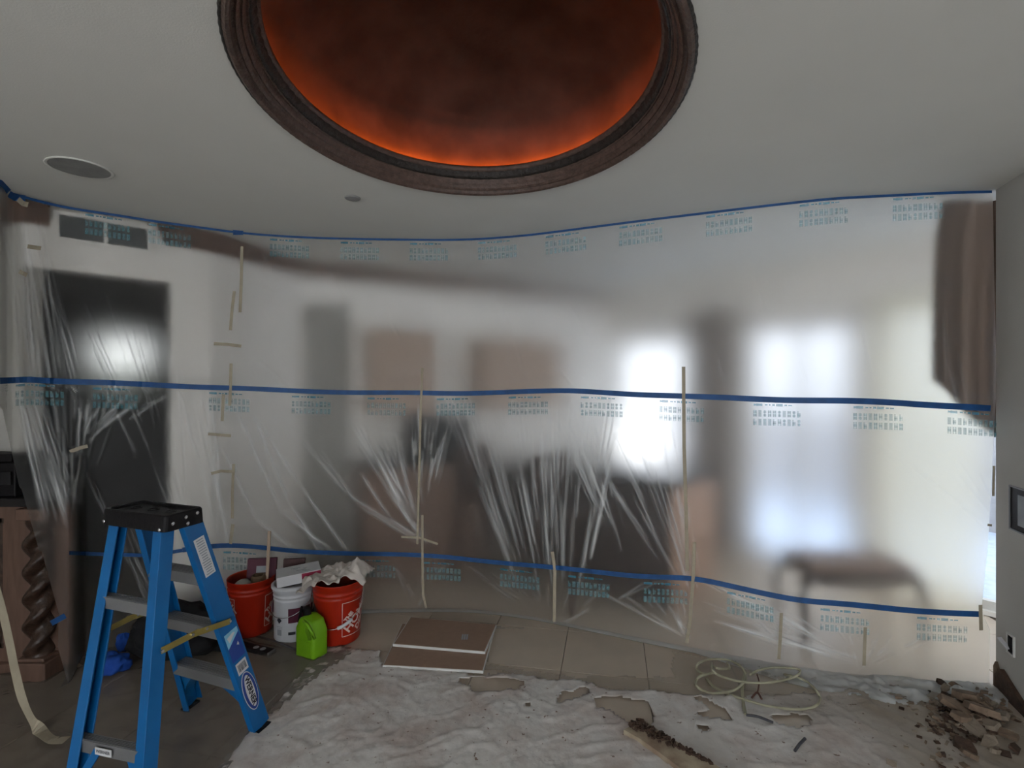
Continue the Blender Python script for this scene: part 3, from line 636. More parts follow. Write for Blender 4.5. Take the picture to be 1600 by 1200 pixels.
# braces: curved blue gussets under the lowest step
def gusset(a, b, rail_lo, rail_hi, inward, z0, z1, ln):
    q = MB(); pr = []; top = lp(rail_lo, rail_hi, z0); 
    for k in range(9):
        t = k/8; z = z1+(z0-.03-z1)*t; c_ = lp(rail_lo, rail_hi, z); pr.append(c_+inward*(ln*t**2.0+.012))
    poly = [lp(rail_lo, rail_hi, z1)+inward*.005]+pr+[lp(rail_lo, rail_hi, z0-.03)+inward*.005]
    q.prism([p-fbv.normalized()*.03 for p in poly], .06, fbv.normalized()); return local(q, ctr).build('gusset', M['blue'], Lt)
gusset(0, 0, FB, TB, -wv, .258, .05, .17); gusset(0, 0, FA, TA, wv, .258, .05, .12)
for a, b, s in ((FC, TC, 1), (FD, TD, -1)):
    q = MB(); q.beam(lp(a, b, .05)+wv*s*.02, lp(a, b, .20)+wv*(s*.12), .03, .006, up=fbv); local(q, ctr).build('brace', M['blue'], Lt)
# rubber feet
for f_, tp in ((FA, TA), (FB, TB), (FC, TC), (FD, TD)):
    q = MB(); q.box((f_.x, f_.y, .006), (.034, .082, .012), Matrix.Rotation(-.25, 3, 'Z')); local(q, ctr).build('foot', M['black'], Lt, bevel=.004)
# cap: black moulded top with rounded corners and a shallow tray
q = MB(); cx_ = (TA+TB+TC+TD)/4; CW, CD = .37, .165; rot = math.atan2(wv.y, wv.x); RC = Matrix.Rotation(rot, 3, 'Z')
def rr(w_, d_, r_, z, n=5):
    out = []
    for sx, sy, a0 in ((1,1,0),(-1,1,math.pi/2),(-1,-1,math.pi),(1,-1,1.5*math.pi)):
        for k in range(n):
            a = a0+math.pi/2*k/(n-1); out.append(RC @ Vector((sx*(w_/2-r_)+r_*math.cos(a), sy*(d_/2-r_)+r_*math.sin(a), 0))+Vector((cx_.x, cx_.y, z)))
    return out
rings = [rr(CW, CD+.01, .02, .972), rr(CW, CD, .02, 1.030), rr(CW-.008, CD-.008, .018, 1.036), rr(CW-.04, CD-.035, .012, 1.036), rr(CW-.045, CD-.04, .012, 1.026)]
K = 20; vs = [v for r in rings for v in r]; fs = [(i*K+k, i*K+(k+1)%K, (i+1)*K+(k+1)%K, (i+1)*K+k) for i in range(4) for k in range(K)]+[tuple(range(4*K, 5*K)), tuple(range(K))[::-1]]
q.add(vs, fs); cap = local(q, ctr).build('top_cap', M['black'], Lt)
for k in range(3):
    q = MB(); c0 = Vector((cx_.x, cx_.y, 1.028))+RC @ Vector((-.1+.1*k, 0, 0)); q.lathe([(.022,.0),(.020,.003),(.016,.003),(.014,.0)], c0, n=20); local(q, ctr).build('tray_ring', M['black'], cap)
for ex, ey, ez in ((CW/2, -.055, 1.0), (CW/2, .0, 1.012), (CW/2, .05, 1.018), (CW/2, .008, .985), (-CW/2+.02, -CD/2-.004, .986), (CW/2-.03, -CD/2-.004, .98)):
    c0 = Vector((cx_.x, cx_.y, ez))+RC @ Vector((ex, ey, 0)); nn = RC @ Vector((1 if abs(ey) < .07 else 0, 0 if abs(ey) < .07 else -1, 0))
    q = MB(); q.tube([c0-nn*.002, c0+nn*.002, c0+nn*.0045], [.0075, .0075, .003], n=10); local(q, ctr).build('rivet', M['steel'], Lt)
# spreader bars
for a, at_, b, bt_, s in ((FD, TD, FB, TB, 1), (FC, TC, FA, TA, -1)):
    p, r = lp(a, at_, .545)+wv*(s*.012), lp(b, bt_, .535)+wv*(s*.016); q = MB(); m0 = p*.48+r*.52+Vector((0,0,.012))
    q.beam(p, m0, .004, .024); q.beam(m0-(r-p).normalized()*.02+wv*s*.004, r+wv*s*.004, .004, .024)
    sp_ = local(q, ctr).build('spreader', M['brass'], Lt)
    for c0 in (m0-(r-p).normalized()*.03, m0+(r-p).normalized()*.03, p, r):
        q = MB(); q.tube([c0, c0+wv*(s*.009)], .006, n=8); local(q, ctr).build('rivet', M['steel'], sp_)
# stickers on the near right-hand rail
dB = (TB-FB).normalized(); off = -nB2*.0012
def sticker(zc, w_, h_, m, name, parent=None, o=0.0, poly=None):
    c0 = lp(FB, TB, zc)+off-nB2*o; q = MB()
    pts = poly or [(-w_/2,-h_/2),(w_/2,-h_/2),(w_/2,h_/2),(-w_/2,h_/2)]
    q.prism([c0+nB1*a+dB*b for a, b in pts], .0006, -nB2); return local(q, ctr).build(name, m, parent or Lt)
FBI = FB; 
rev = -1 if nB1.dot(Vector((1,0,0))) > 0 else 1
warn = sticker(.83, .05, .17, M['paper'], 'warning_label')
for k in range(15): 
    w_ = .040*random.uniform(.6,1); sticker(.83, 0, 0, M['grey_ink'], 'print_line', warn, .0008, [(-w_/2, -.078+k*.0108), (w_/2, -.078+k*.0108), (w_/2, -.0735+k*.0108), (-w_/2, -.0735+k*.0108)])
st = sticker(.42, .068, .135, M['navy'], 'size_label')
sticker(.42, 0, 0, M['sky_ink'], 'label_stripe', st, .0008, [(-.034,.0675),(-.034,.0),(.034,.045),(.034,.0675)])
sticker(.42, 0, 0, M['paper'], 'label_patch', st, .0010, [(-.026,.048),(-.02,.022),(.018,.050),(.008,.056)])
vs, fs = text_geo('4', .024, .0006)
def on_rail(vs, fs, zc, m, name, parent, o=.002, du=0, dv=0, turn=0):
    c0 = lp(FB, TB, zc)+off-nB2*o; q = MB(); e1 = nB1.copy(); e2 = dB.copy()
    if e1.cross(e2).dot(-nB2) < 0: e1 = -e1
    cs, sn = math.cos(turn), math.sin(turn)
    q.add([c0+e1*(v.x*cs-v.y*sn+du)+e2*(v.x*sn+v.y*cs+dv) for v in vs], fs); return local(q, ctr).build(name, m, parent, fixn=False)
on_rail(vs, fs, .42, M['paper'], 'number', st, dv=-.005, du=.014)
bc = sticker(.315, .055, .055, M['paper'], 'barcode_label')
for k in range(9): sticker(.315, 0, 0, M['ink'], 'barcode_bar', bc, .0008, [(-.02+k*.0047,-.016),(-.02+k*.0047+random.choice((.0015,.003)),-.016),(-.02+k*.0047+.002,.018),(-.02+k*.0047,.018)])
el = lambda a, b: [(a*math.cos(t*math.pi/18), b*math.sin(t*math.pi/18)) for t in range(36)]
bd = sticker(.195, 0, 0, M['paper'], 'badge', None, 0, el(.036, .094)); sticker(.195, 0, 0, M['navy'], 'badge_field', bd, .0008, el(.033, .090)); sticker(.195, 0, 0, M['paper'], 'badge_panel', bd, .0016, el(.021, .078))
vs, fs = text_geo('WERNER', .034, .0012); on_rail(vs, fs, .195, M['ink'], 'lettering', bd, o=.0030, turn=-math.pi/2)

# ------------------------------------------------------------------ buckets
def bucket(c, R, H, m, m_in, name, label, cat='bucket', pitch=.84):
    t = empty(name, label, cat, (c[0], c[1], 0)); r0 = R*pitch
    prof = [(.001,.004),(r0*.96,.004),(r0,.012),(R*.93,H*.74),(R*.95,H*.755),(R*.95,H*.775),(R*.94,H*.785),(R*.945,H*.82),(R*.965,H*.825),(R*.965,H*.845),(R*.95,H*.85),(R*.955,H*.90),(R*.985,H*.905),(R*.99,H*.985),(R,H*.99),(R,H),(R*.97,H),(R*.955,H*.98)]
    MB().lathe(prof, n=56).build('body', m, t, smooth=True)
    MB().lathe([(R*.955,H*.98),(R*.92,H*.75),(r0*.95,.02),(.001,.018)], n=56).build('liner', m_in, t, smooth=True)
    return t
def on_cyl(q, az, R0, R1, H, pts, fs, lift=.0012):
    """pts: (u, v) metres: u along the girth from azimuth az, v height"""
    vs = []
    for u, v in pts:
        r = R0+(R1-R0)*v/H+lift; a = az+u/((R0+R1)/2); vs.append((r*math.sin(a), -r*math.cos(a), v))
    q.add(vs, fs)
def strip_uv(a, b, w_, n=14):
    a, b = Vector(a), Vector(b); d = (b-a).normalized(); nn = Vector((-d.y, d.x))*w_/2; pts = []
    for k in range(n+1): p = a+(b-a)*k/n; pts += [p-nn, p+nn]
    return pts, [(2*k, 2*k+2, 2*k+3, 2*k+1) for k in range(n)]
def logo(t, az, R, H, side=.20, pitch=.84, vc=.44):
    R0, R1 = R*pitch, R*.93*1.02; q = MB(); v0, v1 = H*vc-side/2, H*vc+side/2; HH = H*.74
    for a, b in (((-side/2, v0), (side/2, v0)), ((side/2, v0), (side/2, v1)), ((side/2, v1), (-side/2, v1)), ((-side/2, v1), (-side/2, v0))):
        p, f = strip_uv(a, b, .0035); on_cyl(q, az, R0, R1, HH, p, f)
    s = math.sqrt(.5)
    for word, sz, dy in (('THE', .034, .052), ('HOME', .074, .004), ('DEPOT', .050, -.050)):
        vs, fs = text_geo(word, sz, .0022); dx = -.035 if word == 'THE' else (.02 if word == 'DEPOT' else 0)
        pts = [((v.x+dx)*s-(v.y+dy)*s, H*vc+(v.x+dx)*s+(v.y+dy)*s) for v in vs]; on_cyl(q, az, R0, R1, HH, pts, fs, .0016)
    return q.build('printed_logo', M['logo'], t, fixn=False)
def handle(t, R, H, az, drop, m, grip=None):
    """wire bail hanging down the near side; az = azimuth (0 = towards camera) of its lowest point"""
    pts = []
    for k in range(25):
        a = -math.pi/2+math.pi*k/24; rr_ = R*1.03+.002; z = H*.80-drop*math.cos(a)**.8 if math.cos(a) > 1e-6 else H*.80
        pts.append((rr_*math.sin(a+az), -rr_*math.cos(a+az), z))
    h = MB().tube(pts, .0022, n=6).build('handle', m, t, smooth=True)
    if grip is not None:
        k = grip; MB().tube([pts[k-2], pts[k-1], pts[k], pts[k+1], pts[k+2]], .010, n=10).build('grip', M['white_plastic'], h, smooth=True)
LBc = (-1.635, 3.215)
b1 = bucket(LBc, .139, .345, M['orange'], M['orange_in'], 'bucket', 'left orange-red bucket with tools in it, beside the ladder')
logo(b1, math.radians(106), .139, .345, .19); logo(b1, math.radians(-62), .139, .345, .19)
RBc = (-1.062, 3.13)
b2 = bucket(RBc, .152, .365, M['orange'], M['orange_in'], 'bucket', 'right orange-red bucket with a cream cloth draped over it')
logo(b2, math.radians(70), .152, .365, .20); handle(b2, .152, .365, math.radians(2), .17, M['steel'], 16)
PLc = (-1.345, 3.16)
pw = bucket(PLc, .122, .325, M['white_plastic'], M['white_plastic'], 'pail', 'white plastic pail with maroon label between the two orange buckets', 'bucket', .93)
MB().lathe([(.126,.312),(.129,.316),(.129,.330),(.122,.334),(.108,.334),(.104,.327),(.001,.327)], n=48).build('lid', M['white_plastic'], pw, smooth=True)
handle(pw, .122, .325, math.radians(-15), .10, M['steel'])
def patch(t, az, R, H, u0, u1, v0, v1, m, name, lift=.0014, pitch=.93):
    q = MB(); n = 8; pts = []
    for k in range(n+1): u = u0+(u1-u0)*k/n; pts += [(u, v0), (u, v1)]
    on_cyl(q, az, R*pitch, R*.95, H*.74, pts, [(2*k, 2*k+2, 2*k+3, 2*k+1) for k in range(n)], lift); return q.build(name, m, t, fixn=False)
patch(pw, .12, .122, .325, .0, .16, .125, .21, M['maroon'], 'maroon_label')
patch(pw, .12, .122, .325, .0, .04, .055, .072, M['ink'], 'print_line'); patch(pw, -.38, .122, .325, -.016, .016, .05, .085, M['grey_ink'], 'barcode')
q = MB(); on_cyl(q, -.38, .122*.93, .122*.95, .24, [(0,.12),(.018,.14),(0,.16),(-.018,.14)], [(0,1,2,3)], .0016); q.build('hazard_diamond', M['ink'], pw, fixn=False)
for k in range(2): patch(pw, -.38, .122, .325, -.02, .02, .10-.085*k+.075*k, .103-.085*k+.075*k, M['grey_ink'], 'print_line')
# box on the pail
bc_ = Vector((PLc[0]+.02, PLc[1]+.02, .334)); bx = empty('carton', 'small white box with purple end panel lying on the white pail', 'box', bc_)
BR = Matrix.Rotation(math.radians(25), 3, 'Z') @ Matrix.Rotation(math.radians(-4), 3, 'Y')
MB().box((0, 0, .036), (.25, .17, .060), BR).build('body', M['paper'], bx, bevel=.002)
MB().box(BR @ Vector((-.126, 0, 0))+Vector((0,0,.036)), (.002, .16, .052), BR).build('end_panel', M['maroon'], bx)
MB().box(BR @ Vector((.07, -.086, 0))+Vector((0,0,.036)), (.11, .002, .052), BR).build('side_panel', mat('crimson_print', (.30,.01,.05), .5), bx)
q = MB()
for k in range(7): q.box(BR @ Vector((random.uniform(-.02,.09), random.uniform(-.06,.06), .0305))+Vector((0,0,.036)), (random.uniform(.02,.06), .006, .001), BR)
q.build('print_line', M['grey_ink'], bx)
# things in the left bucket
def pc(px, py, Z): return P(px, py, Z)
t = empty('notched_trowel', 'dark maroon trowel box standing upright in the left bucket', 'box', (LBc[0]+.03, LBc[1]+.02, .02))
bpy.data.objects[t.name].name = 'tool_box'
RT = Matrix.Rotation(math.radians(-8), 3, 'X') @ Matrix.Rotation(math.radians(12), 3, 'Z')
MB().box((.02, .0, .26), (.17, .035, .33), RT).build('carton_body', M['maroon'], t, bevel=.003)
MB().box(RT @ Vector((.0, -.019, .10))+Vector((.02, 0, .26)), (.06, .001, .04), RT).build('label', M['grey_ink'], t)
MB().box((.19, .09, .33), (.13, .03, .13), RT).build('carton_flap', mat('dull_maroon_card', (.10,.05,.05), .7), t)
q = MB(); a0 = Vector((LBc[0]+.10, LBc[1]-.03, .10)); b0 = P(421, 830, 3.22)
q.beam(a0, b0, .018, .007, up=(0,1,0)); tag(q.build('paint_stick', M['wood']), 'long pale wooden stick leaning out of the left bucket', 'stick')
def blob(name, c, r, m, label, cat, seed=0, amp=.25, sc=(1,1,1), sub=3, group=None):
    bm = bmesh.new(); bmesh.ops.create_icosphere(bm, subdivisions=sub, radius=1)
    for v in bm.verts:
        n_ = noise.noise(v.co*1.6+Vector((seed*3.1, 0, 0)))*amp+noise.noise(v.co*4+Vector((seed, 5, 0)))*amp*.45
        v.co = Vector((v.co.x*sc[0], v.co.y*sc[1], v.co.z*sc[2]))*(r*(1+n_))
        v.co.z = max(v.co.z, -r*sc[2]*.8)
    me = bpy.data.meshes.new(name); bm.to_mesh(me); bm.free(); me.materials.append(m); me.polygons.foreach_set('use_smooth', [True]*len(me.polygons))
    o = bpy.data.objects.new(name, me); C.objects.link(o); o.location = c
    return tag(o, label, cat, group)
blob('sponge', (LBc[0]-.02, LBc[1]-.06, .315), .05, mat('pale_sponge', (.48,.44,.38), .95, bump=.6, bscale=150), 'pale round sponge in the mouth of the left bucket', 'sponge', 2, .12, (1,1,.6))
q = MB(); q.lathe([(.04,-.09),(.045,-.05),(.045,.05),(.04,.06),(.03,.06),(.028,.0)], (LBc[0]+.055, LBc[1]-.02, .30), n=20)
tag(q.build('tape_roll', mat('dull_brown_tool', (.14,.09,.05), .7, bump=.3)), 'dull brown roll in the left bucket in front of the maroon box', 'roll')
blob('tool_pouch', (LBc[0]-.175, LBc[1]-.03, .16), .07, M['black_fabric'], 'black pouch wedged between ladder and left bucket', 'pouch', 9, .2, (.45,.8,2.2))
# crumpled cloth on the right bucket
N = 44; vs = []
cc = Vector((RBc[0], RBc[1], .362))
for i in range(N):
    for j in range(N):
        u, v = i/(N-1)*2-1, j/(N-1)*2-1
        x, y = u*.19-.01, v*.155+.01; r = math.hypot(x+.01, y)
        n_ = abs(noise.noise(Vector((u*2.4+v, v*2.0, 4))))*.045+abs(noise.noise(Vector((u*5+v*3, v*4-u*2, 9))))*.022
        z = .006+n_+.05*(u+1)/2*(.6+.4*v)+.055*max(0, 1-abs(u-.62)/.42)*max(0, 1-abs(v-.1)/.9)
        if r > .15: z -= (r-.15)*.75
        x += .02*noise.noise(Vector((v*3, u*2, 1))); y += .02*noise.noise(Vector((u*3, v*2, 6)))
        vs.append(cc+Vector((x, y, z+.004)))
q = MB(); q.add(vs, [(i*N+j, (i+1)*N+j, (i+1)*N+j+1, i*N+j+1) for i in range(N-1) for j in range(N-1) if not (i/(N-1) > .62 and j/(N-1) < .16)])
cl = q.build('cloth', M['cloth'], smooth=True); md = cl.modifiers.new('thickness', 'SOLIDIFY'); md.thickness = .003
tag(cl, 'crumpled cream cloth heaped over the mouth of the right bucket', 'cloth')
# lime jug
jc = FL(487, 1024); jt = empty('jug', 'lime green plastic jug with black cap in front of the white pail', 'jug', (jc.x, jc.y, 0)); JR = Matrix.Rotation(math.radians(-28), 3, 'Z')
bm = bmesh.new()
prof = [(-.075,0),(.075,0),(.075,.15),(.045,.212),(-.018,.232),(-.045,.225),(-.075,.165)]
hole_ = [(.052,.075+.06),(.05,.15),(.030,.185),(.004,.190),(.004,.170),(.018,.15),(.026,.128)]
q = MB(); D = .052
fr = [JR @ Vector((x, -D, z)) for x, z in prof]; q.prism(fr, 2*D, JR @ Vector((0,1,0)))
jb = local(q, (0,0,0)).build('body', M['lime'], jt); bv = jb.modifiers.new('bevel', 'BEVEL'); bv.width = .014; bv.segments = 3; bv.limit_method = 'ANGLE'
for p in jb.data.polygons: p.use_smooth = True
q = MB(); q.prism([JR @ Vector((x+.01, -D-.004, z-.01)) for x, z in hole_], .010, JR @ Vector((0,1,0))); q.build('grip_recess', mat('shadow_green_plastic', (.13,.30,.01), .5), jt)
q = MB(); q.tube([JR @ Vector((.070, -D+.012, .13)), JR @ Vector((.072, -D-.004, .165)), JR @ Vector((.045, -D-.010, .205)), JR @ Vector((.0, -D-.004, .222))], .0085, n=8); q.build('handle', M['lime'], jt, smooth=True)
q = MB(); q.prism([JR @ Vector((x, -D-.003, z)) for x, z in [(-.055,.02),(.055,.02),(.055,.105),(-.055,.105)]], .004, JR @ Vector((0,1,0))); q.build('raised_panel', M['lime'], jt, bevel=.0015)
q = MB(); q.tube([JR @ Vector((-.035, 0, .225)), JR @ Vector((-.04, 0, .262)), JR @ Vector((-.04, 0, .268))], [.022,.022,.016], n=14); q.build('cap', M['black'], jt)
# coil of black cable between pail and right bucket
pts = [Vector((-1.205+.045*math.cos(t*.7), 3.02+.05*math.sin(t*.7), .20+.05*math.sin(t*1.9)-.006*t)) for t in range(22)]
q = MB(); q.tube(pts, .010, n=6); tag(q.build('cord', M['black']), 'tangled black cord hanging between white pail and right bucket', 'cord')

# tools and rags on the floor by the ladder
a, b = FL(262, 985, .02), FL(424, 1020, .02); a = FL(300, 990, .02)
lv = empty('spirit_level', 'long black spirit level lying on the floor past the ladder', 'level', ((a+b)/2*1))
lo = lv.location.copy(); dlv = (b-a).normalized(); side = dlv.cross(Vector((0,0,1)))
q = MB(); q.beam(a, b, .055, .022); local(q, lo).build('body', M['black'], lv, bevel=.002)
q = MB(); q.beam(b, b+dlv*.006, .057, .026); local(q, lo).build('end_cap', M['alu'], lv)
for k in (.82, .9): q = MB(); q.lathe([(.001,.012),(.016,.012),(.018,.0)], a+(b-a)*k, n=16); local(q, lo).build('vial', M['grey_ink'], lv)
q = MB(); q.tube([FL(385, 990, .006), FL(430, 1002, .006), FL(468, 1018, .006)], .006, n=6); tag(q.build('rod', mat('dark_blue_rod', (.02,.025,.05), .5)), 'thin dark rod on the floor in front of the buckets', 'rod')
q = MB(); q.tube([FL(378, 996, .006), FL(400, 1004, .006), FL(440, 1012, .006)], .004, n=6); tag(q.build('rod', M['mid_wood']), 'thin brown rod lying beside the dark rod', 'rod')
bag = FL(262, 1040); blob('work_bag', (bag.x-.02, bag.y+.10, .14), .22, M['black_fabric'], 'black slouched bag on the floor behind the ladder', 'bag', 5, .30, (1.12,.75,.68), sub=4)
blob('work_bag', (-2.02, 3.02, .11), .14, M['black_fabric'], 'small black bundle at the foot of the plastic, left of the big bag', 'bag', 15, .25, (1.3,.8,.7), sub=4)
blob('work_bag', (-1.72, 2.98, .045), .11, M['black_fabric'], 'flat black sleeve trailing right from the big bag to the level', 'bag', 25, .3, (1.3,.6,.4), sub=4)
rg = FL(176, 1052); rag = blob('rag', (rg.x, rg.y, .052), .075, M['blue_fabric'], 'crumpled bright blue cloth on the floor inside the ladder legs', 'cloth', 3, .35, (1.05,.9,.75), sub=4)
rg = FL(193, 1018); blob('rag', (rg.x, rg.y, .05), .05, M['blue_fabric'], 'smaller bright blue cloth lump leaning on the black bag', 'cloth', 8, .4, (.8,.6,1.2), sub=4)
cnp = FL(317, 966); cn = empty('spray_can', 'small blue and white can on the floor behind the ladder rail', 'can', (cnp.x, cnp.y, 0))
MB().lathe([(.001,.0),(.033,.0),(.034,.004),(.034,.095)], n=28).build('body', mat('blue_white_can', (.45,.5,.6), .4), cn, smooth=True)
MB().lathe([(.0345,.05),(.0355,.052),(.0355,.118),(.032,.126),(.001,.126)], n=28).build('cap', M['navy'], cn, smooth=True)

# ------------------------------------------------------------------ drywall offcuts
def board(pxs, z, th, label):
    pts = [FL(x, y, z) for x, y in pxs]; cn_ = sum(pts, Vector())/4; t = empty('drywall_board', label, 'board', (cn_.x, cn_.y, z-th))
    lo = t.location.copy(); q = MB(); q.prism([p-Vector((0,0,th)) for p in pts], th-.0012); local(q, lo).build('gypsum_core', M['gypsum'], t)
    q = MB(); q.prism([p-Vector((0,0,.0012))+(cn_-p).normalized()*.006 for p in pts], .0012); return t, local(q, lo).build('paper_face', M['kraft'], t)
board([(598,1039),(755,1048),(772,986),(628,974)], .022, .016, 'lower brown-faced drywall offcut, its front strip uncovered')
t, pf = board([(614,1006),(758,1018),(776,976),(641,964)], .038, .015, 'upper brown-faced drywall offcut with small printed stamp')
q = MB()
for k in range(3): q.prism([FL(722+k*3.6+a_, 991+b_, .0385) for a_, b_ in ((0,0),(2.6,.2),(1.2,8.5),(-1.4,8.3))], .0006)
local(q, t.location).build('printed_stamp', M['grey_ink'], t)

# ------------------------------------------------------------------ plastic on the left floor and the torn drop sheet
def inpoly(x, y, poly):
    c_ = False; n_ = len(poly); j = n_-1
    for i in range(n_):
        if (poly[i][1] > y) != (poly[j][1] > y) and x < (poly[j][0]-poly[i][0])*(y-poly[i][1])/(poly[j][1]-poly[i][1]+1e-9)+poly[i][0]: c_ = not c_
        j = i
    return c_
def floor_sheet(name, poly, holes, m, z0, amp, label, step=.014, hazef=None, cat='drop sheet', seed=0):
    W = [FL(x, y) for x, y in poly]; wp = [(p.x, p.y) for p in W]; hp = [[(p.x, p.y) for p in [FL(x, y) for x, y in h]] for h in holes]
    x0, x1 = min(p[0] for p in wp), max(p[0] for p in wp); y0, y1 = min(p[1] for p in wp), max(p[1] for p in wp)
    nx, ny = int((x1-x0)/step)+1, int((y1-y0)/step)+1; V = np.zeros((ny, nx, 3)); keep = np.zeros((ny, nx), bool); hz = np.zeros((ny, nx))
    for j in range(ny):
        for i in range(nx):
            x, y = x0+i*step, y0+j*step; jx = x+.035*noise.noise(Vector((x*7, y*7, seed+3)))+.012*noise.noise(Vector((x*25, y*25, seed+3))); jy = y+.035*noise.noise(Vector((x*7, y*7, seed+8)))+.012*noise.noise(Vector((x*25, y*25, seed+8)))
            a1 = noise.noise(Vector((x*2.2, y*3.1, seed))); a2 = abs(noise.noise(Vector((x*5+y*3, y*6-x*2, seed+1)))); a3 = abs(noise.noise(Vector((x*13, y*13, seed+2))))
            a4 = abs(noise.noise(Vector((x*30+y*9, y*24, seed+4))))
            a5 = abs(noise.noise(Vector((x*4.1-y*2.2+a1, y*3+x*3.5, seed+6)))); V[j, i] = (x, y, z0+amp*(.5+.35*a1+2.6*max(0, .09-a2)*3+2.4*max(0, .07-a5)*3+1.5*max(0, .10-a3)*2+.45*a4))
            k = inpoly(jx, jy, wp)
            if k:
                for h in hp:
                    if inpoly(jx, jy, h): k = False; break
            keep[j, i] = k
            if hazef: hz[j, i] = hazef(x, y)
    q = gridf(ny, nx); kf = keep.ravel(); q = q[kf[q].all(axis=1)]
    used = np.unique(q); rm = np.full(nx*ny, -1); rm[used] = np.arange(len(used))
    o = mesh_np(name, V.reshape(-1, 3)[used], rm[q], [m], None, hz.ravel()[used]); 
    md = o.modifiers.new('thickness', 'SOLIDIFY'); md.thickness = .0012
    return tag(o, label, cat)
DROP = [(505,1014),(560,1012),(594,1022),(598,1044),(680,1050),(752,1056),(800,1052),(850,1060),(905,1066),(960,1078),(1010,1080),(1090,1088),(1150,1090),(1230,1084),(1330,1076),(1420,1074),(1500,1078),(1548,1090),(1600,1132),(1660,1200),(1700,1330),(900,1420),(260,1330),(330,1215),(372,1160),(430,1100)]
HOLES = [[(713,1066),(735,1060),(770,1066),(822,1070),(805,1080),(770,1083),(735,1078)],
 [(872,1104),(885,1088),(905,1079),(918,1082),(900,1092)],
 [(928,1094),(955,1086),(985,1098),(1012,1100),(1016,1118),(1000,1140),(975,1128),(962,1112),(932,1106)],
 [(1082,1093),(1100,1098),(1118,1108),(1136,1112),(1138,1124),(1112,1126),(1090,1120),(1106,1112)],
 [(1205,1128),(1225,1124),(1265,1126),(1272,1140),(1235,1138),(1212,1134)],
 [(816,1104),(828,1099),(830,1106)], [(1088,1140),(1112,1142),(1104,1146)]]
def dirty(x, y): return float(np.clip((x-1.05)*1.3+noise.noise(Vector((x*3, y*3, 2)))*.7, 0, 1))
floor_sheet('drop_sheet', DROP, HOLES, M['drop'], .004, .008, 'large crumpled white drop sheet, torn in places, covering the floor in front', .013, dirty)
M['floor_film'] = veil('shaded_floor_film', (.22,.19,.16), .34, .04, .3)  # dark tint paints in the shade of the left floor
floor_sheet('floor_film', [(60,1010),(130,960),(230,930),(350,955),(500,1000),(560,1016),(440,1105),(380,1165),(340,1230),(250,1360),(-260,1360),(-260,1120),(0,1040)], [], M['floor_film'], .003, .012, 'clear plastic film spread over the left floor, shade tinted into its colour', .02, None, 'floor film', 30)
M['edge_film'] = veil('clear_edge_film', (.50,.43,.35), .22, .02, .3)
floor_sheet('floor_film', [(640,985),(760,975),(880,990),(1060,1020),(1200,1045),(1330,1068),(1440,1085),(1430,1110),(1200,1100),(1000,1085),(800,1056),(760,1050)], [[(775,984),(886,988),(1040,1010),(1052,1060),(884,1056),(762,1040)]], M['edge_film'], .002, .006, 'thin clear film edge between plastic wall and white drop sheet', .016, None, 'floor film', 40)
def floor_tape(pts, w_, m, label, z=.012):
    q = MB(); W = [FL(x, y, z) for x, y in pts]; vs = []
    for i, p in enumerate(W):
        d_ = (W[min(i+1, len(W)-1)]-W[max(i-1, 0)]).normalized(); nn = Vector((-d_.y, d_.x, 0)).normalized()*w_/2; vs += [p+nn, p-nn, p+nn+Vector((0,0,.001)), p-nn+Vector((0,0,.001))]
    K_ = len(W); q.add(vs, sum([[(4*i, 4*i+1, 4*i+5, 4*i+4), (4*i+2, 4*i+6, 4*i+7, 4*i+3), (4*i, 4*i+4, 4*i+6, 4*i+2), (4*i+1, 4*i+3, 4*i+7, 4*i+5)] for i in range(K_-1)], []))
    return tag(q.build('tape_strip', m), label, 'tape')
def bez(pts, n=6):
    out = []; pts = [Vector(p) for p in pts]
    for i in range(len(pts)-1):
        p0, p1, p2, p3 = pts[max(i-1, 0)], pts[i], pts[i+1], pts[min(i+2, len(pts)-1)]
        for k in range(n):
            t = k/n; out.append(.5*((2*p1)+(p2-p0)*t+(2*p0-5*p1+4*p2-p3)*t*t+(-p0+3*p1-3*p2+p3)*t**3))
    out.append(pts[-1]); return out
q = MB(); vs = []; TP = bez([P(-24, 860, 2.36), P(0, 940, 2.35), P(14, 1000, 2.33), P(24, 1050, 2.31), P(37, 1098, 2.28), FL(57, 1135, .028), FL(80, 1155, .028), FL(104, 1156, .028)])
for k_, p in enumerate(TP):
    d_ = (TP[min(k_+1, len(TP)-1)]-TP[max(k_-1, 0)]).normalized(); sd = Vector((1, -.15, 0)); sd = (sd-d_*sd.dot(d_)).normalized()*.0225; nn = sd.cross(d_).normalized()*.0006; vs += [p+sd+nn, p-sd+nn, p+sd-nn, p-sd-nn]
q.add(vs, sum([[(4*i, 4*i+1, 4*i+5, 4*i+4), (4*i+2, 4*i+6, 4*i+7, 4*i+3), (4*i, 4*i+4, 4*i+6, 4*i+2), (4*i+1, 4*i+3, 4*i+7, 4*i+5)] for i in range(len(TP)-1)], []))
tag(q.build('tape_strip', M['mask_tape']), 'long loose cream tape hanging at far left and curling onto the floor', 'tape')
tape([(80,974),(102,962)], .030, M['blue_tape'], 'small blue tape piece on the film draped beside the carved column', .012)
floor_tape([(108,1022),(114,1036),(124,1042)], .03, M['mask_tape'], 'short cream tape piece on the floor under the ladder', .018)
floor_tape([(-30,1044),(0,1036),(16,1027)], .05, M['blue_tape'], 'blue tape piece on floor film at the far left', .016)

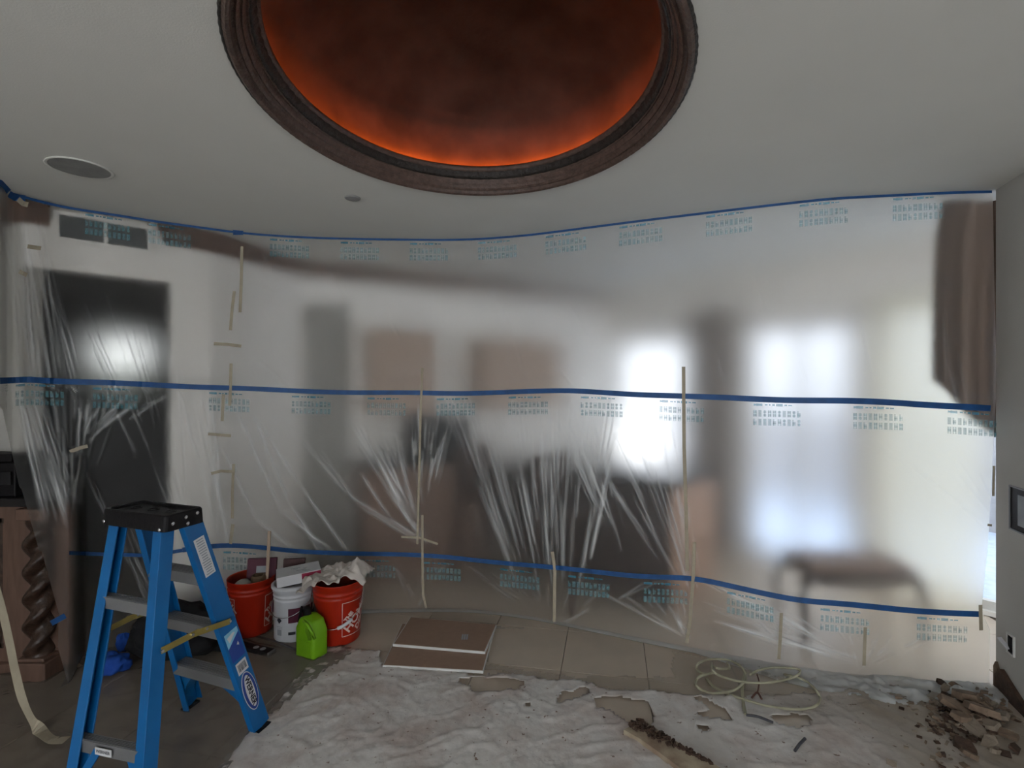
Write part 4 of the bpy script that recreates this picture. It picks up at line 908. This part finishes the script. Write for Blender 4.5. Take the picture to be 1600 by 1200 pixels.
# ------------------------------------------------------------------ hose coil on the floor
hz_ = lambda pts, z: [FL(p.x, p.y, z+.018*math.sin(i*.25)**2) for i, p in enumerate(bez(pts, 8))]
hose = empty('cable_coil', 'loose coil of thin olive-cream cable at the foot of the plastic', 'cable', FL(1170, 1070))
for pts, z in (([(1110,1052),(1092,1058),(1087,1068),(1096,1078),(1118,1083),(1148,1078),(1164,1062),(1160,1044),(1140,1032),(1112,1030),(1092,1036),(1089,1046),(1100,1053),(1116,1051)], .02),
               ([(1112,1036),(1114,1048),(1130,1058),(1164,1066),(1205,1066),(1240,1058),(1250,1050),(1244,1045),(1210,1043),(1186,1047),(1172,1054)], .035),
               ([(1104,1060),(1120,1076),(1160,1092),(1200,1103),(1240,1108),(1270,1105),(1281,1094),(1276,1080),(1262,1066),(1244,1058),(1226,1054)], .012),
               ([(1112,1040),(1124,1045),(1140,1044),(1136,1036)], .03)):
    q = MB(); q.tube(hz_(pts, z), .0062, n=8); local(q, hose.location).build('loop', M['cable'], hose, smooth=True)
q = MB(); q.tube([FL(p.x, p.y, .02) for p in bez([(1165,1050),(1160,1070),(1161,1095),(1165,1116)])], .0075, n=8, flat=.6); tag(q.build('cable_end', M['cable']), 'cream cable tail hanging off the coil towards drop sheet', 'cable')
q = MB(); q.tube([FL(p.x, p.y, .024) for p in bez([(1166,1117),(1185,1120),(1208,1129)])], .0058, n=8); tag(q.build('cable_end', M['cable_dark']), 'short dark cable piece joined to the cream tail', 'cable')
q = MB(); q.tube([FL(p.x, p.y, .024) for p in bez([(1183,1054),(1186,1066),(1184,1080)])], .0035, n=8); q.tube([FL(p.x, p.y, .024) for p in bez([(1175,1090),(1183,1082),(1190,1092)])], .005, n=8)
tag(q.build('wire_scrap', mat('rust_wire', (.12,.05,.035), .7)), 'rusty brown wire scrap inside the coil loops', 'wire')
q = MB(); q.tube([FL(1242, 1173, .026), FL(1249, 1163, .026), FL(1258, 1154, .028)], .0062, n=8); tag(q.build('cable_end', M['cable_dark']), 'short dark offcut lying alone on the drop sheet', 'cable')

# ------------------------------------------------------------------ broken plank
plk = empty('broken_board', 'broken pale board with dark dirt on its end, lying on the drop sheet', 'board', FL(1050, 1170))
lo = plk.location.copy()
L_ = [(974,1140),(1000,1155),(1030,1176),(1062,1200),(1110,1240)]; R_ = [(1004,1124),(1040,1148),(1080,1172),(1125,1200),(1190,1245)]
q = MB(); vs = []
for a_, b_ in zip(L_, R_):
    for x, y, z in ((*a_, .030), (*b_, .045)): p = FL(x, y, z); p.x += random.uniform(-.004,.004); vs += [p, p-Vector((0,0,.022))]
K_ = len(L_); fs = []
for i in range(K_-1):
    a, b = 4*i, 4*i+4; fs += [(a, a+2, b+2, b), (a+1, b+1, b+3, a+3), (a, b, b+1, a+1), (a+2, a+3, b+3, b+2)]
fs += [(0, 1, 3, 2), (4*K_-4, 4*K_-2, 4*K_-1, 4*K_-3)]; q.add(vs, fs); local(q, lo).build('plank', mat('stained_pale_board', (.42,.36,.26), .8, scale=9, col2=(.20,.13,.09), bump=.5, bscale=30), plk)
q = MB()
for i in range(170):
    t_ = random.random()**2.0; s_ = random.random()**.6; x = 1000+t_*112-(1-s_)*24*(1-t_); y = 1124+t_*68+(1-s_)*12*(1-t_)+random.uniform(-2,2); p = FL(x, y, .045+random.random()*.006); r_ = random.uniform(.003,.009)
    q.box(p, (r_*2, r_*1.4, r_), Matrix.Rotation(random.random()*6, 3, 'Z') @ Matrix.Rotation(random.random(), 3, 'X'))
mt_ = local(q, lo).build('dirt_crust', M['rubble_dark'], plk); mt_['kind'] = 'stuff'
# ------------------------------------------------------------------ debris heap at the right
def chip(p, w_, d_, h_, m, name='debris_piece', rz=0, tx=0, ty=0):
    n_ = random.randint(5, 7); pts = []
    for k in range(n_):
        a = 2*math.pi*k/n_+random.uniform(-.25,.25); pts.append(Vector((w_/2*math.cos(a)*random.uniform(.75,1.1), d_/2*math.sin(a)*random.uniform(.75,1.1), 0)))
    RR = Matrix.Rotation(rz, 3, 'Z') @ Matrix.Rotation(tx, 3, 'X') @ Matrix.Rotation(ty, 3, 'Y')
    top = [RR @ (x*random.uniform(.82,.95)+Vector((0,0,h_*random.uniform(.8,1.1)))) for x in pts]; bot = [RR @ x for x in pts]; q = MB()
    q.add([p+v for v in bot+top], [tuple(range(n_))[::-1], tuple(range(n_, 2*n_))]+[(i, (i+1)%n_, n_+(i+1)%n_, n_+i) for i in range(n_)]); return q
DL = ['large brown plaster slab at the left of the debris heap top', 'brown plaster slab highest in the debris heap, against the plastic hem', 'wide brown slab in the middle of the debris heap', 'brown slab hanging over the front edge of the debris heap', 'pale flake on the plastic hem above the debris heap',
 'dark brown chunk standing apart in front of the debris heap', 'pale slab right of the brown slabs in the heap', 'pale square slab just below the brown slabs of the heap', 'small dark chip farthest left on the plastic hem', 'pale slab at the broken foot of the right wall', 'narrow brown sliver near the right picture edge',
 'pale flat slab low on the right of the heap', 'brown chip just in front of the dark chunk', 'thin pale lath sticking out left of the debris heap', 'thin dark lath left of the debris heap, above the pale lath', 'dark sliver nearest to the right picture edge', 'small brown flake between plastic hem and debris heap', 'thin pale sliver nearest the camera, right of the dark chunk']
spots = [(1490,1105,.16,.09,.025,'rubble'),(1512,1092,.14,.10,.03,'rubble'),(1530,1112,.15,.09,.03,'rubble'),(1500,1122,.10,.07,.02,'rubble'),(1478,1080,.09,.05,.02,'rubble_pale'),(1505,1168,.12,.09,.03,'rubble_dark'),
 (1540,1132,.13,.07,.02,'rubble_pale'),(1522,1138,.12,.08,.022,'rubble_pale'),(1470,1070,.08,.04,.02,'rubble_dark'),(1560,1120,.12,.08,.02,'rubble_pale'),(1570,1148,.12,.05,.02,'rubble'),(1545,1162,.11,.08,.02,'rubble_pale'),(1512,1180,.10,.06,.018,'rubble'),
 (1465,1098,.10,.03,.012,'rubble_pale'),(1484,1092,.09,.03,.015,'rubble_dark'),(1585,1170,.10,.05,.012,'rubble_dark'),(1498,1078,.08,.05,.02,'rubble'),(1555,1176,.09,.03,.015,'rubble_pale')]
for x, y, a, b, h, mk in spots:
    z = max(.012, .075*math.exp(-((x-1515)/38)**2-((y-1108)/30)**2)); p = FL(x, y, z)
    o = chip(p, a, b, h, M[mk], rz=random.random()*3, tx=random.uniform(-.35,.35), ty=random.uniform(-.35,.35)).build('debris_piece', M[mk])
    tag(o, DL[spots.index((x, y, a, b, h, mk))], 'debris', 'broken plaster pieces heaped beside the right wall')
cr = {'rubble': MB(), 'rubble_dark': MB(), 'rubble_pale': MB()}
for i in range(520):
    x = random.gauss(1512, 34); y = random.gauss(1112, 24)
    if random.random() < .10: x = random.uniform(1380, 1600); y = random.uniform(1078, 1200)
    if y < 1066+max(0, (x-1540))*1.1: continue
    z = .012+.07*math.exp(-((x-1518)/36)**2-((y-1106)/26)**2)*random.random(); p = FL(x, y, z); a = random.uniform(.006,.035)
    if p.x > 2.18+(p.y-1.86)*.35: continue
    mk = random.choice(['rubble','rubble','rubble_dark','rubble_pale'])
    cr[mk].box(p, (a, a*random.uniform(.3,.9), a*random.uniform(.2,.5)), Matrix.Rotation(random.random()*6, 3, 'Z') @ Matrix.Rotation(random.uniform(-.7,.7), 3, 'X'))
for mk, q in cr.items(): tag(q.build('rubble_crumbs', M[mk]), {'rubble': 'brown', 'rubble_dark': 'dark brown', 'rubble_pale': 'pale'}[mk]+' plaster crumbs scattered in and round the debris heap', 'rubble', kind='stuff')
# crumbling foot of the right wall: exposed brown layers
def wallface(px, z, off=.004):
    # point on the right wall face seen in column px
    d_ = Vector((2.495-2.22, 2.64-1.86, 0)).normalized(); r = (px-800)/F; s = (r*1.86-2.22)/(d_.x-r*d_.y); n_ = Vector((-d_.y, d_.x, 0)); p = Vector((2.22, 1.86, 0))+d_*s+n_*off; p.z = z; return p
bp_ = empty('broken_wall_foot', 'crumbling brown foot of the right wall where the plaster has broken off', 'wall damage', wallface(1570, 0))
for nm, m, poly, th in (('brown_layer', M['rubble'], [(1557,.0),(1557,.10),(1560,.13),(1564,.09),(1570,.10),(1580,.06),(1592,.0)], .012), ('dark_layer', M['rubble_dark'], [(1562,.0),(1562,.07),(1570,.12),(1584,.09),(1600,.06),(1640,.0)], .02)):
    q = MB(); q.prism([wallface(min(x, 1700), z, .002) for x, z in poly], th, (wallface(1570,0,1)-wallface(1570,0,0)).normalized()); local(q, bp_.location).build(nm, m, bp_)
# outlet boxes in the right wall
def outlet(px0, px1, py0, py1, label, hang=False):
    d_ = Vector((2.495-2.22, 2.64-1.86, 0)).normalized(); n_ = Vector((-d_.y, d_.x, 0)); a, b = wallface(px0, 0, 0), wallface(px1, 0, 0); Zm = (a.y+b.y)/2
    z0, z1 = CH-(py1-600)*Zm/F, CH-(py0-600)*Zm/F; c_ = (a+b)/2; c_.z = (z0+z1)/2; t = empty('outlet_box', label, 'outlet', c_); w_ = (b-a).length; h_ = z1-z0
    RR = Matrix((d_, n_, Vector((0,0,1)))).transposed()
    MB().box(n_*.002, (w_, .004, h_), RR).build('cutout', M['black'], t)
    q = MB()
    for s in (-1, 1): q.box(d_*(s*w_/2)+n_*.004, (.006, .010, h_+.008), RR); q.box(Vector((0,0,s*h_/2))+n_*.004, (w_, .010, .006), RR)
    q.build('rim', M['alu'] if not hang else M['gypsum'], t)
    q = MB(); q.box(n_*.006, (w_*.5, .006, h_*.7), RR); q.build('device', M['grey_ink'] if not hang else M['black'], t)
    if hang:
        q = MB(); c0 = -d_*-.0; q.beam(n_*.012+Vector((0,0,-h_*.25)), n_*.03+d_*.045+Vector((0,0,h_*.12)), .022, .006); q.build('hanging_cover', M['paper'], t)
outlet(1580, 1640, 768, 838, 'open metal switch box in the right wall at chest height')
outlet(1576, 1586, 993, 1022, 'small open outlet low on right wall with its cover hanging loose', True)

# ------------------------------------------------------------------ bar cabinet at the left, carved column, things on it
bt = empty('bar_cabinet', 'dark wooden bar cabinet with black stone top at the far left', 'cabinet', (-2.75, 2.85, 0)); lo = bt.location.copy()
q = MB(); q.prism([(-3.14,2.75,.045),(-2.375,2.75,.045),(-2.49,2.89,.045),(-3.14,2.89,.045)], .86); local(q, lo).build('body', M['cabinet'], bt)
q = MB(); q.prism([(-3.14,2.67,.9075),(-2.345,2.67,.9075),(-2.50,2.895,.9075),(-3.14,2.895,.9075)], .045); local(q, lo).build('countertop', M['granite'], bt, bevel=.006)
q = MB(); q.box((-2.80, 2.81, .03), (.70, .18, .06)); local(q, lo).build('plinth', M['cabinet'], bt, bevel=.004)
for cx_, w_ in ((-2.93, .40),):
    q = MB()
    for s in (-1, 1): q.box((cx_+s*(w_/2-.02), 2.755, .48), (.03, .016, .70)); q.box((cx_, 2.755, .48+s*.335), (w_, .016, .03))
    local(q, lo).build('panel_moulding', M['carved'], bt, bevel=.004)
# twisted column
cl_ = MB(); n_ = 28; K_ = 90; vs = []
for i in range(K_+1):
    z = .10+.74*i/K_; tw = i/K_*math.pi*2*2.6; en = min(1, min(i, K_-i)/6)
    for k in range(n_):
        a = 2*math.pi*k/n_; r_ = .052+.018*en*math.cos(2*(a-tw)); vs.append((-2.505+r_*math.cos(a), 2.715+r_*math.sin(a), z))
cl_.add(vs, [(i*n_+k, i*n_+(k+1)%n_, (i+1)*n_+(k+1)%n_, (i+1)*n_+k) for i in range(K_) for k in range(n_)])
tc_ = local(cl_, lo).build('carved_column', M['carved'], bt, smooth=True)
q = MB(); q.box((-2.505, 2.715, .05), (.17, .13, .10)); q.box((-2.505, 2.715, .11), (.14, .11, .02)); local(q, lo).build('column_base', M['cabinet'], bt, bevel=.006)
q = MB(); q.box((-2.505, 2.715, .87), (.15, .12, .06)); local(q, lo).build('column_capital', M['cabinet'], bt, bevel=.006)
st = empty('audio_unit', 'black audio unit standing on the bar cabinet at the left edge', 'speaker', (-2.80, 2.80, .953))
MB().box((0, 0, .09), (.34, .18, .18)).build('body', M['black'], st, bevel=.006); MB().box((.02, -.102, .10), (.28, .006, .07)).build('front_panel', M['screen'], st)
q = MB(); q.box((0, 0, .205), (.30, .18, .04)); q.build('top_tray', M['black'], st, bevel=.004)
for k in range(3): q = MB(); q.tube([(.09-.05*k, -.10, .05), (.09-.05*k, -.116, .05)], .010, n=12); q.build('knob', M['alu'], st)

# ------------------------------------------------------------------ brown drapery at the right end
N1, N2 = 60, 50; vs = []
top = [(1476,300),(1553,298)]; lft = [(298,1480),(330,1470),(370,1463),(430,1460),(520,1458),(590,1458),(680,1458)]; bot = [(1458,588),(1480,606),(1500,632),(1520,650),(1553,674),(1575,690)]
for j in range(N2+1):
    for i in range(N1+1):
        u, v = i/N1, j/N2; xb = 1458+(1572-1458)*u; yb = float(np.interp(xb, [a for a, b in bot], [b for a, b in bot]))+2.5*math.sin(i*1.9)
        y = 299+(yb-299)*v; xl = float(np.interp(y, [a for a, b in lft], [b for a, b in lft])); x = xl+(1572-xl)*u
        Zv = 2.80+.018*math.sin(u*26+.6*math.sin(v*3))*(.3+.7*v)+.012*math.sin(u*11+1); Zv = Zv-.02*u
        p = P(x, y, Zv); p.z = min(p.z, CEIL-.004); vs.append(p)
q = MB(); q.add(vs, [(j*(N1+1)+i, j*(N1+1)+i+1, (j+1)*(N1+1)+i+1, (j+1)*(N1+1)+i) for j in range(N2) for i in range(N1)])
dr = empty('drapery', 'brown pleated drapery behind the plastic at the top right corner', 'curtain', (2.45, 2.80, 2.0))
do = local(q, dr.location).build('pleated_panel', M['valance'], dr, smooth=True); md = do.modifiers.new('thickness', 'SOLIDIFY'); md.thickness = .006
q = MB()
for i in range(0, N1+1, 1):
    p = vs[N2*(N1+1)+i]; q.tube([p, p-Vector((0,0,.022))], .004, n=5)
fr_ = local(q, dr.location).build('fringe', M['valance'], dr); fr_['kind'] = 'stuff'
q = MB(); q.tube([P(1474, 300, 2.84)-Vector((0,0,.02)), P(1560, 300, 2.84)-Vector((0,0,.02))], .012, n=10); local(q, dr.location).build('rod', M['dark_wood'], dr)

# ------------------------------------------------------------------ furniture of the room behind the plastic
def obox(q, c, size, ang): q.box(c, size, Matrix.Rotation(ang, 3, 'Z')); return q
# kitchen island: near corner seen at px 1048, left face running back left
ia = math.atan2(-1.56, 1.48)                     # direction of the long side
n0 = Vector((1.08, 3.48, 0)); dl = Vector((-1.25, 1.35, 0)).normalized(); dr_ = Vector((dl.y, -dl.x, 0))
if dr_.x < 0: dr_ = -dr_
isl = empty('kitchen_island', 'blurred brown island with dark top behind the plastic, right of centre', 'island', n0)
LL, WW = 1.45, .60; RI = Matrix((dl, dr_, Vector((0,0,1)))).transposed()
q = MB(); q.box(dl*LL/2+dr_*WW/2+Vector((0,0,.43)), (LL, WW, .84), RI); q.build('body', M['dark_wood'], isl)
q = MB(); q.box(-dl*.006+dr_*WW/2+Vector((0,0,.43)), (.012, WW, .84), RI); q.build('end_panel', M['tan_wood'], isl)
q = MB(); q.box(dl*(LL/2)+dr_*WW/2+Vector((0,0,.87)), (LL+.08, WW+.08, .05), RI); q.build('countertop', M['granite'], isl, bevel=.006)
for k in range(3):
    q = MB(); q.box(dl*(.33+k*.62)-dr_*.008+Vector((0,0,.44)), (.54, .016, .68), RI); dd = q.build('door', M['dark_wood'], isl, bevel=.003)
    q = MB(); q.tube([dl*(.33+k*.62+.22)-dr_*.03+Vector((0,0,.6)), dl*(.33+k*.62+.22)-dr_*.03+Vector((0,0,.72))], .006, n=8); q.build('handle', M['steel'], dd)
# tall cabinet run along the far wall
fd = Vector((2.83, 1.5, 0)).normalized(); fn = Vector((fd.y, -fd.x, 0)); RF = Matrix((fd, fn, Vector((0,0,1)))).transposed(); f0 = Vector((-1.73, 4.2, 0))+fn*.003
def far_unit(name, s0, s1, z0, z1, dep, m, label, cat, doors=2, group=None):
    c0 = f0+fd*((s0+s1)/2)+fn*(dep/2); t = empty(name, label, cat, (c0.x, c0.y, z0), group)
    MB().box(Vector((0,0,(z1-z0)/2)), (s1-s0, dep, z1-z0), RF).build('body', m, t)
    for k in range(doors):
        w_ = (s1-s0)/doors; q = MB(); q.box(fd*(-(s1-s0)/2+w_*(k+.5))+fn*(dep/2+.008)+Vector((0,0,(z1-z0)/2)), (w_-.02, .016, z1-z0-.04), RF); dd = q.build('door', m, t, bevel=.003)
        q = MB(); cx_ = fd*(-(s1-s0)/2+w_*(k+.5)+(w_*.38 if k % 2 == 0 else -w_*.38))+fn*(dep/2+.025)+Vector((0,0,(z1-z0)*.5)); q.lathe([(.001,-.012),(.011,-.008),(.011,.008),(.001,.012)], cx_, n=10); q.build('knob', M['steel'], dd)
    return t
far_unit('base_cabinet', .42, 1.38, 0, .88, .50, M['mid_wood'], 'blurred brown base cabinet along the far wall behind the plastic', 'cabinet', 2)
q = MB(); q.box(f0+fd*.90+fn*.26+Vector((0,0,.90)), (.98, .50, .04), RF); tag(q.build('worktop', M['granite']), 'blurred dark worktop on the far brown base cabinets', 'worktop')
far_unit('wall_cabinet', .50, 1.05, 1.30, 2.00, .30, M['soft_tan'], 'blurred tan wall cabinet behind the plastic, left of the long tape strip', 'cabinet', 2)
far_unit('wall_cabinet', 1.50, 2.35, 1.32, 1.96, .30, M['soft_tan'], 'blurred tan wall cabinet behind the plastic at the photo centre', 'cabinet', 2)
mv = empty('microwave', 'blurred dark microwave on the far worktop behind the plastic', 'microwave', f0+fd*1.08+fn*.22+Vector((0,0,.92)))
MB().box(Vector((0,0,.17)), (.50, .36, .34), RF).build('body', M['black'], mv, bevel=.004); MB().box(fn*.182+Vector((0,0,.17))-fd*.05, (.34, .008, .26), RF).build('door', M['screen'], mv)
q = MB(); q.tube([fn*.20+fd*.13+Vector((0,0,.06)), fn*.20+fd*.13+Vector((0,0,.28))], .008, n=8); q.build('handle', M['steel'], mv)
# dark tall-backed bar stools against the island
def stool(x, y, rz, label):
    t = empty('bar_stool', label, 'stool', (x, y, 0)); R3 = Matrix.Rotation(rz, 3, 'Z')
    MB().box(Vector((0,0,.66)), (.40, .38, .07), R3).build('seat', M['dark_wood'], t, bevel=.02)
    MB().box(R3 @ Vector((0,.19,.86)), (.38, .04, .36), R3).build('backrest', M['dark_wood'], t, bevel=.015)
    for sx in (-1, 1):
        for sy in (-1, 1): q = MB(); q.tube([R3 @ Vector((sx*.20, sy*.19, 0)), R3 @ Vector((sx*.165, sy*.16, .64))], [.016,.022], n=8); q.build('leg', M['dark_wood'], t)
    q = MB()
    for s in (-1, 1): q.beam(R3 @ Vector((-.19, s*.18, .22)), R3 @ Vector((.19, s*.18, .22)), .02, .02)
    q.build('stretcher', M['dark_wood'], t)
stool(.42, 3.72, .75, 'blurred dark bar stool nearest the plastic at the island side')
stool(-.20, 4.22, .75, 'blurred dark bar stool farther along the island side')
# curved-leg bench near the right end
cb = empty('bench', 'blurred dark bench with curved arms low behind the plastic, at right', 'bench', (2.10, 3.22, 0))
MB().box((0, 0, .40), (.66, .36, .05)).build('seat', M['dark_wood'], cb, bevel=.02)
MB().box((0, 0, .445), (.62, .33, .05)).build('cushion', M['mid_wood'], cb, bevel=.02)
for sx in (-1, 1):
    for sy in (-1, 1):
        q = MB(); q.tube([(sx*.28, sy*.15, .40), (sx*.345, sy*.155, .36), (sx*.365, sy*.16, .26), (sx*.34, sy*.16, .12), (sx*.36, sy*.165, .01)], [.032,.034,.026,.018,.022], n=10); q.build('leg', M['dark_wood'], cb, smooth=True)
for sy in (-1, 1): q = MB(); q.tube([(-.28, sy*.15, .37), (-.15, sy*.15, .345), (0, sy*.15, .335), (.15, sy*.15, .345), (.28, sy*.15, .37)], .022, n=8); q.build('apron', M['dark_wood'], cb, smooth=True)
# cream sheers on the rightmost door, brown-grey curtain on the pier
def sheer(s0, s1, z0, z1, m, label, off=.10, amp=.02, fr=9):
    q = MB(); nx = 60; vs = []; a0 = E03+ED3*s0-En*off
    for j in range(9):
        for i in range(nx+1):
            u = i/nx; p = a0+ED3*((s1-s0)*u)-En*(amp*math.sin(u*(s1-s0)*fr*6.28)+.01*math.sin(u*17+j*.4)); p.z = z0+(z1-z0)*j/8; vs.append(p)
    q.add(vs, [(j*(nx+1)+i, j*(nx+1)+i+1, (j+1)*(nx+1)+i+1, (j+1)*(nx+1)+i) for j in range(8) for i in range(nx)]); o = q.build('curtain', m, smooth=True)
    return tag(o, label, 'curtain')
sheer(onE(1375), onE(1538), .03, 2.20, M['cream'], 'blurred cream sheer curtain over glazed door, behind the plastic at right')
M['grey_cloth'] = mat('taupe_curtain', (.30,.26,.24), .9)
sheer(onE(1082), onE(1158), .05, 2.25, M['grey_cloth'], 'blurred taupe curtain gathered on the pier between two bright windows', .08, .03, 8)
# greenery added outside the doorway room's window to dim it
o = blob('dimming_hedge', (-4.9, 6.9, .88), .9, M['foliage'], 'blurred greenery added to dim the small window seen through the doorway', 'dimming_hedge', 4, .3, (1.6,.7,1.25), sub=4)

# grey panelled leaf added to stand in for shaded far wall near the corner
dg_ = MB().box(f0+fd*.20+fn*.02+Vector((0,0,1.12)), (.36, .04, 2.2), RF).build('shade_leaf_1', mat('grey_shade_paint', (.36,.355,.335), .6)); tag(dg_, kind='structure')
for z_ in (.6, 1.55): MB().box(f0+fd*.20+fn*.044+Vector((0,0,z_)), (.24, .012, .80 if z_ > 1 else .72), RF).build('shade_leaf_panel', bpy.data.materials['grey_shade_paint'], dg_, bevel=.004)
q = MB(); q.lathe([(.001,-.02),(.022,-.012),(.022,.012),(.001,.02)], f0+fd*.34+fn*.07+Vector((0,0,1.0)), n=12); q.build('shade_leaf_knob', M['steel'], dg_)
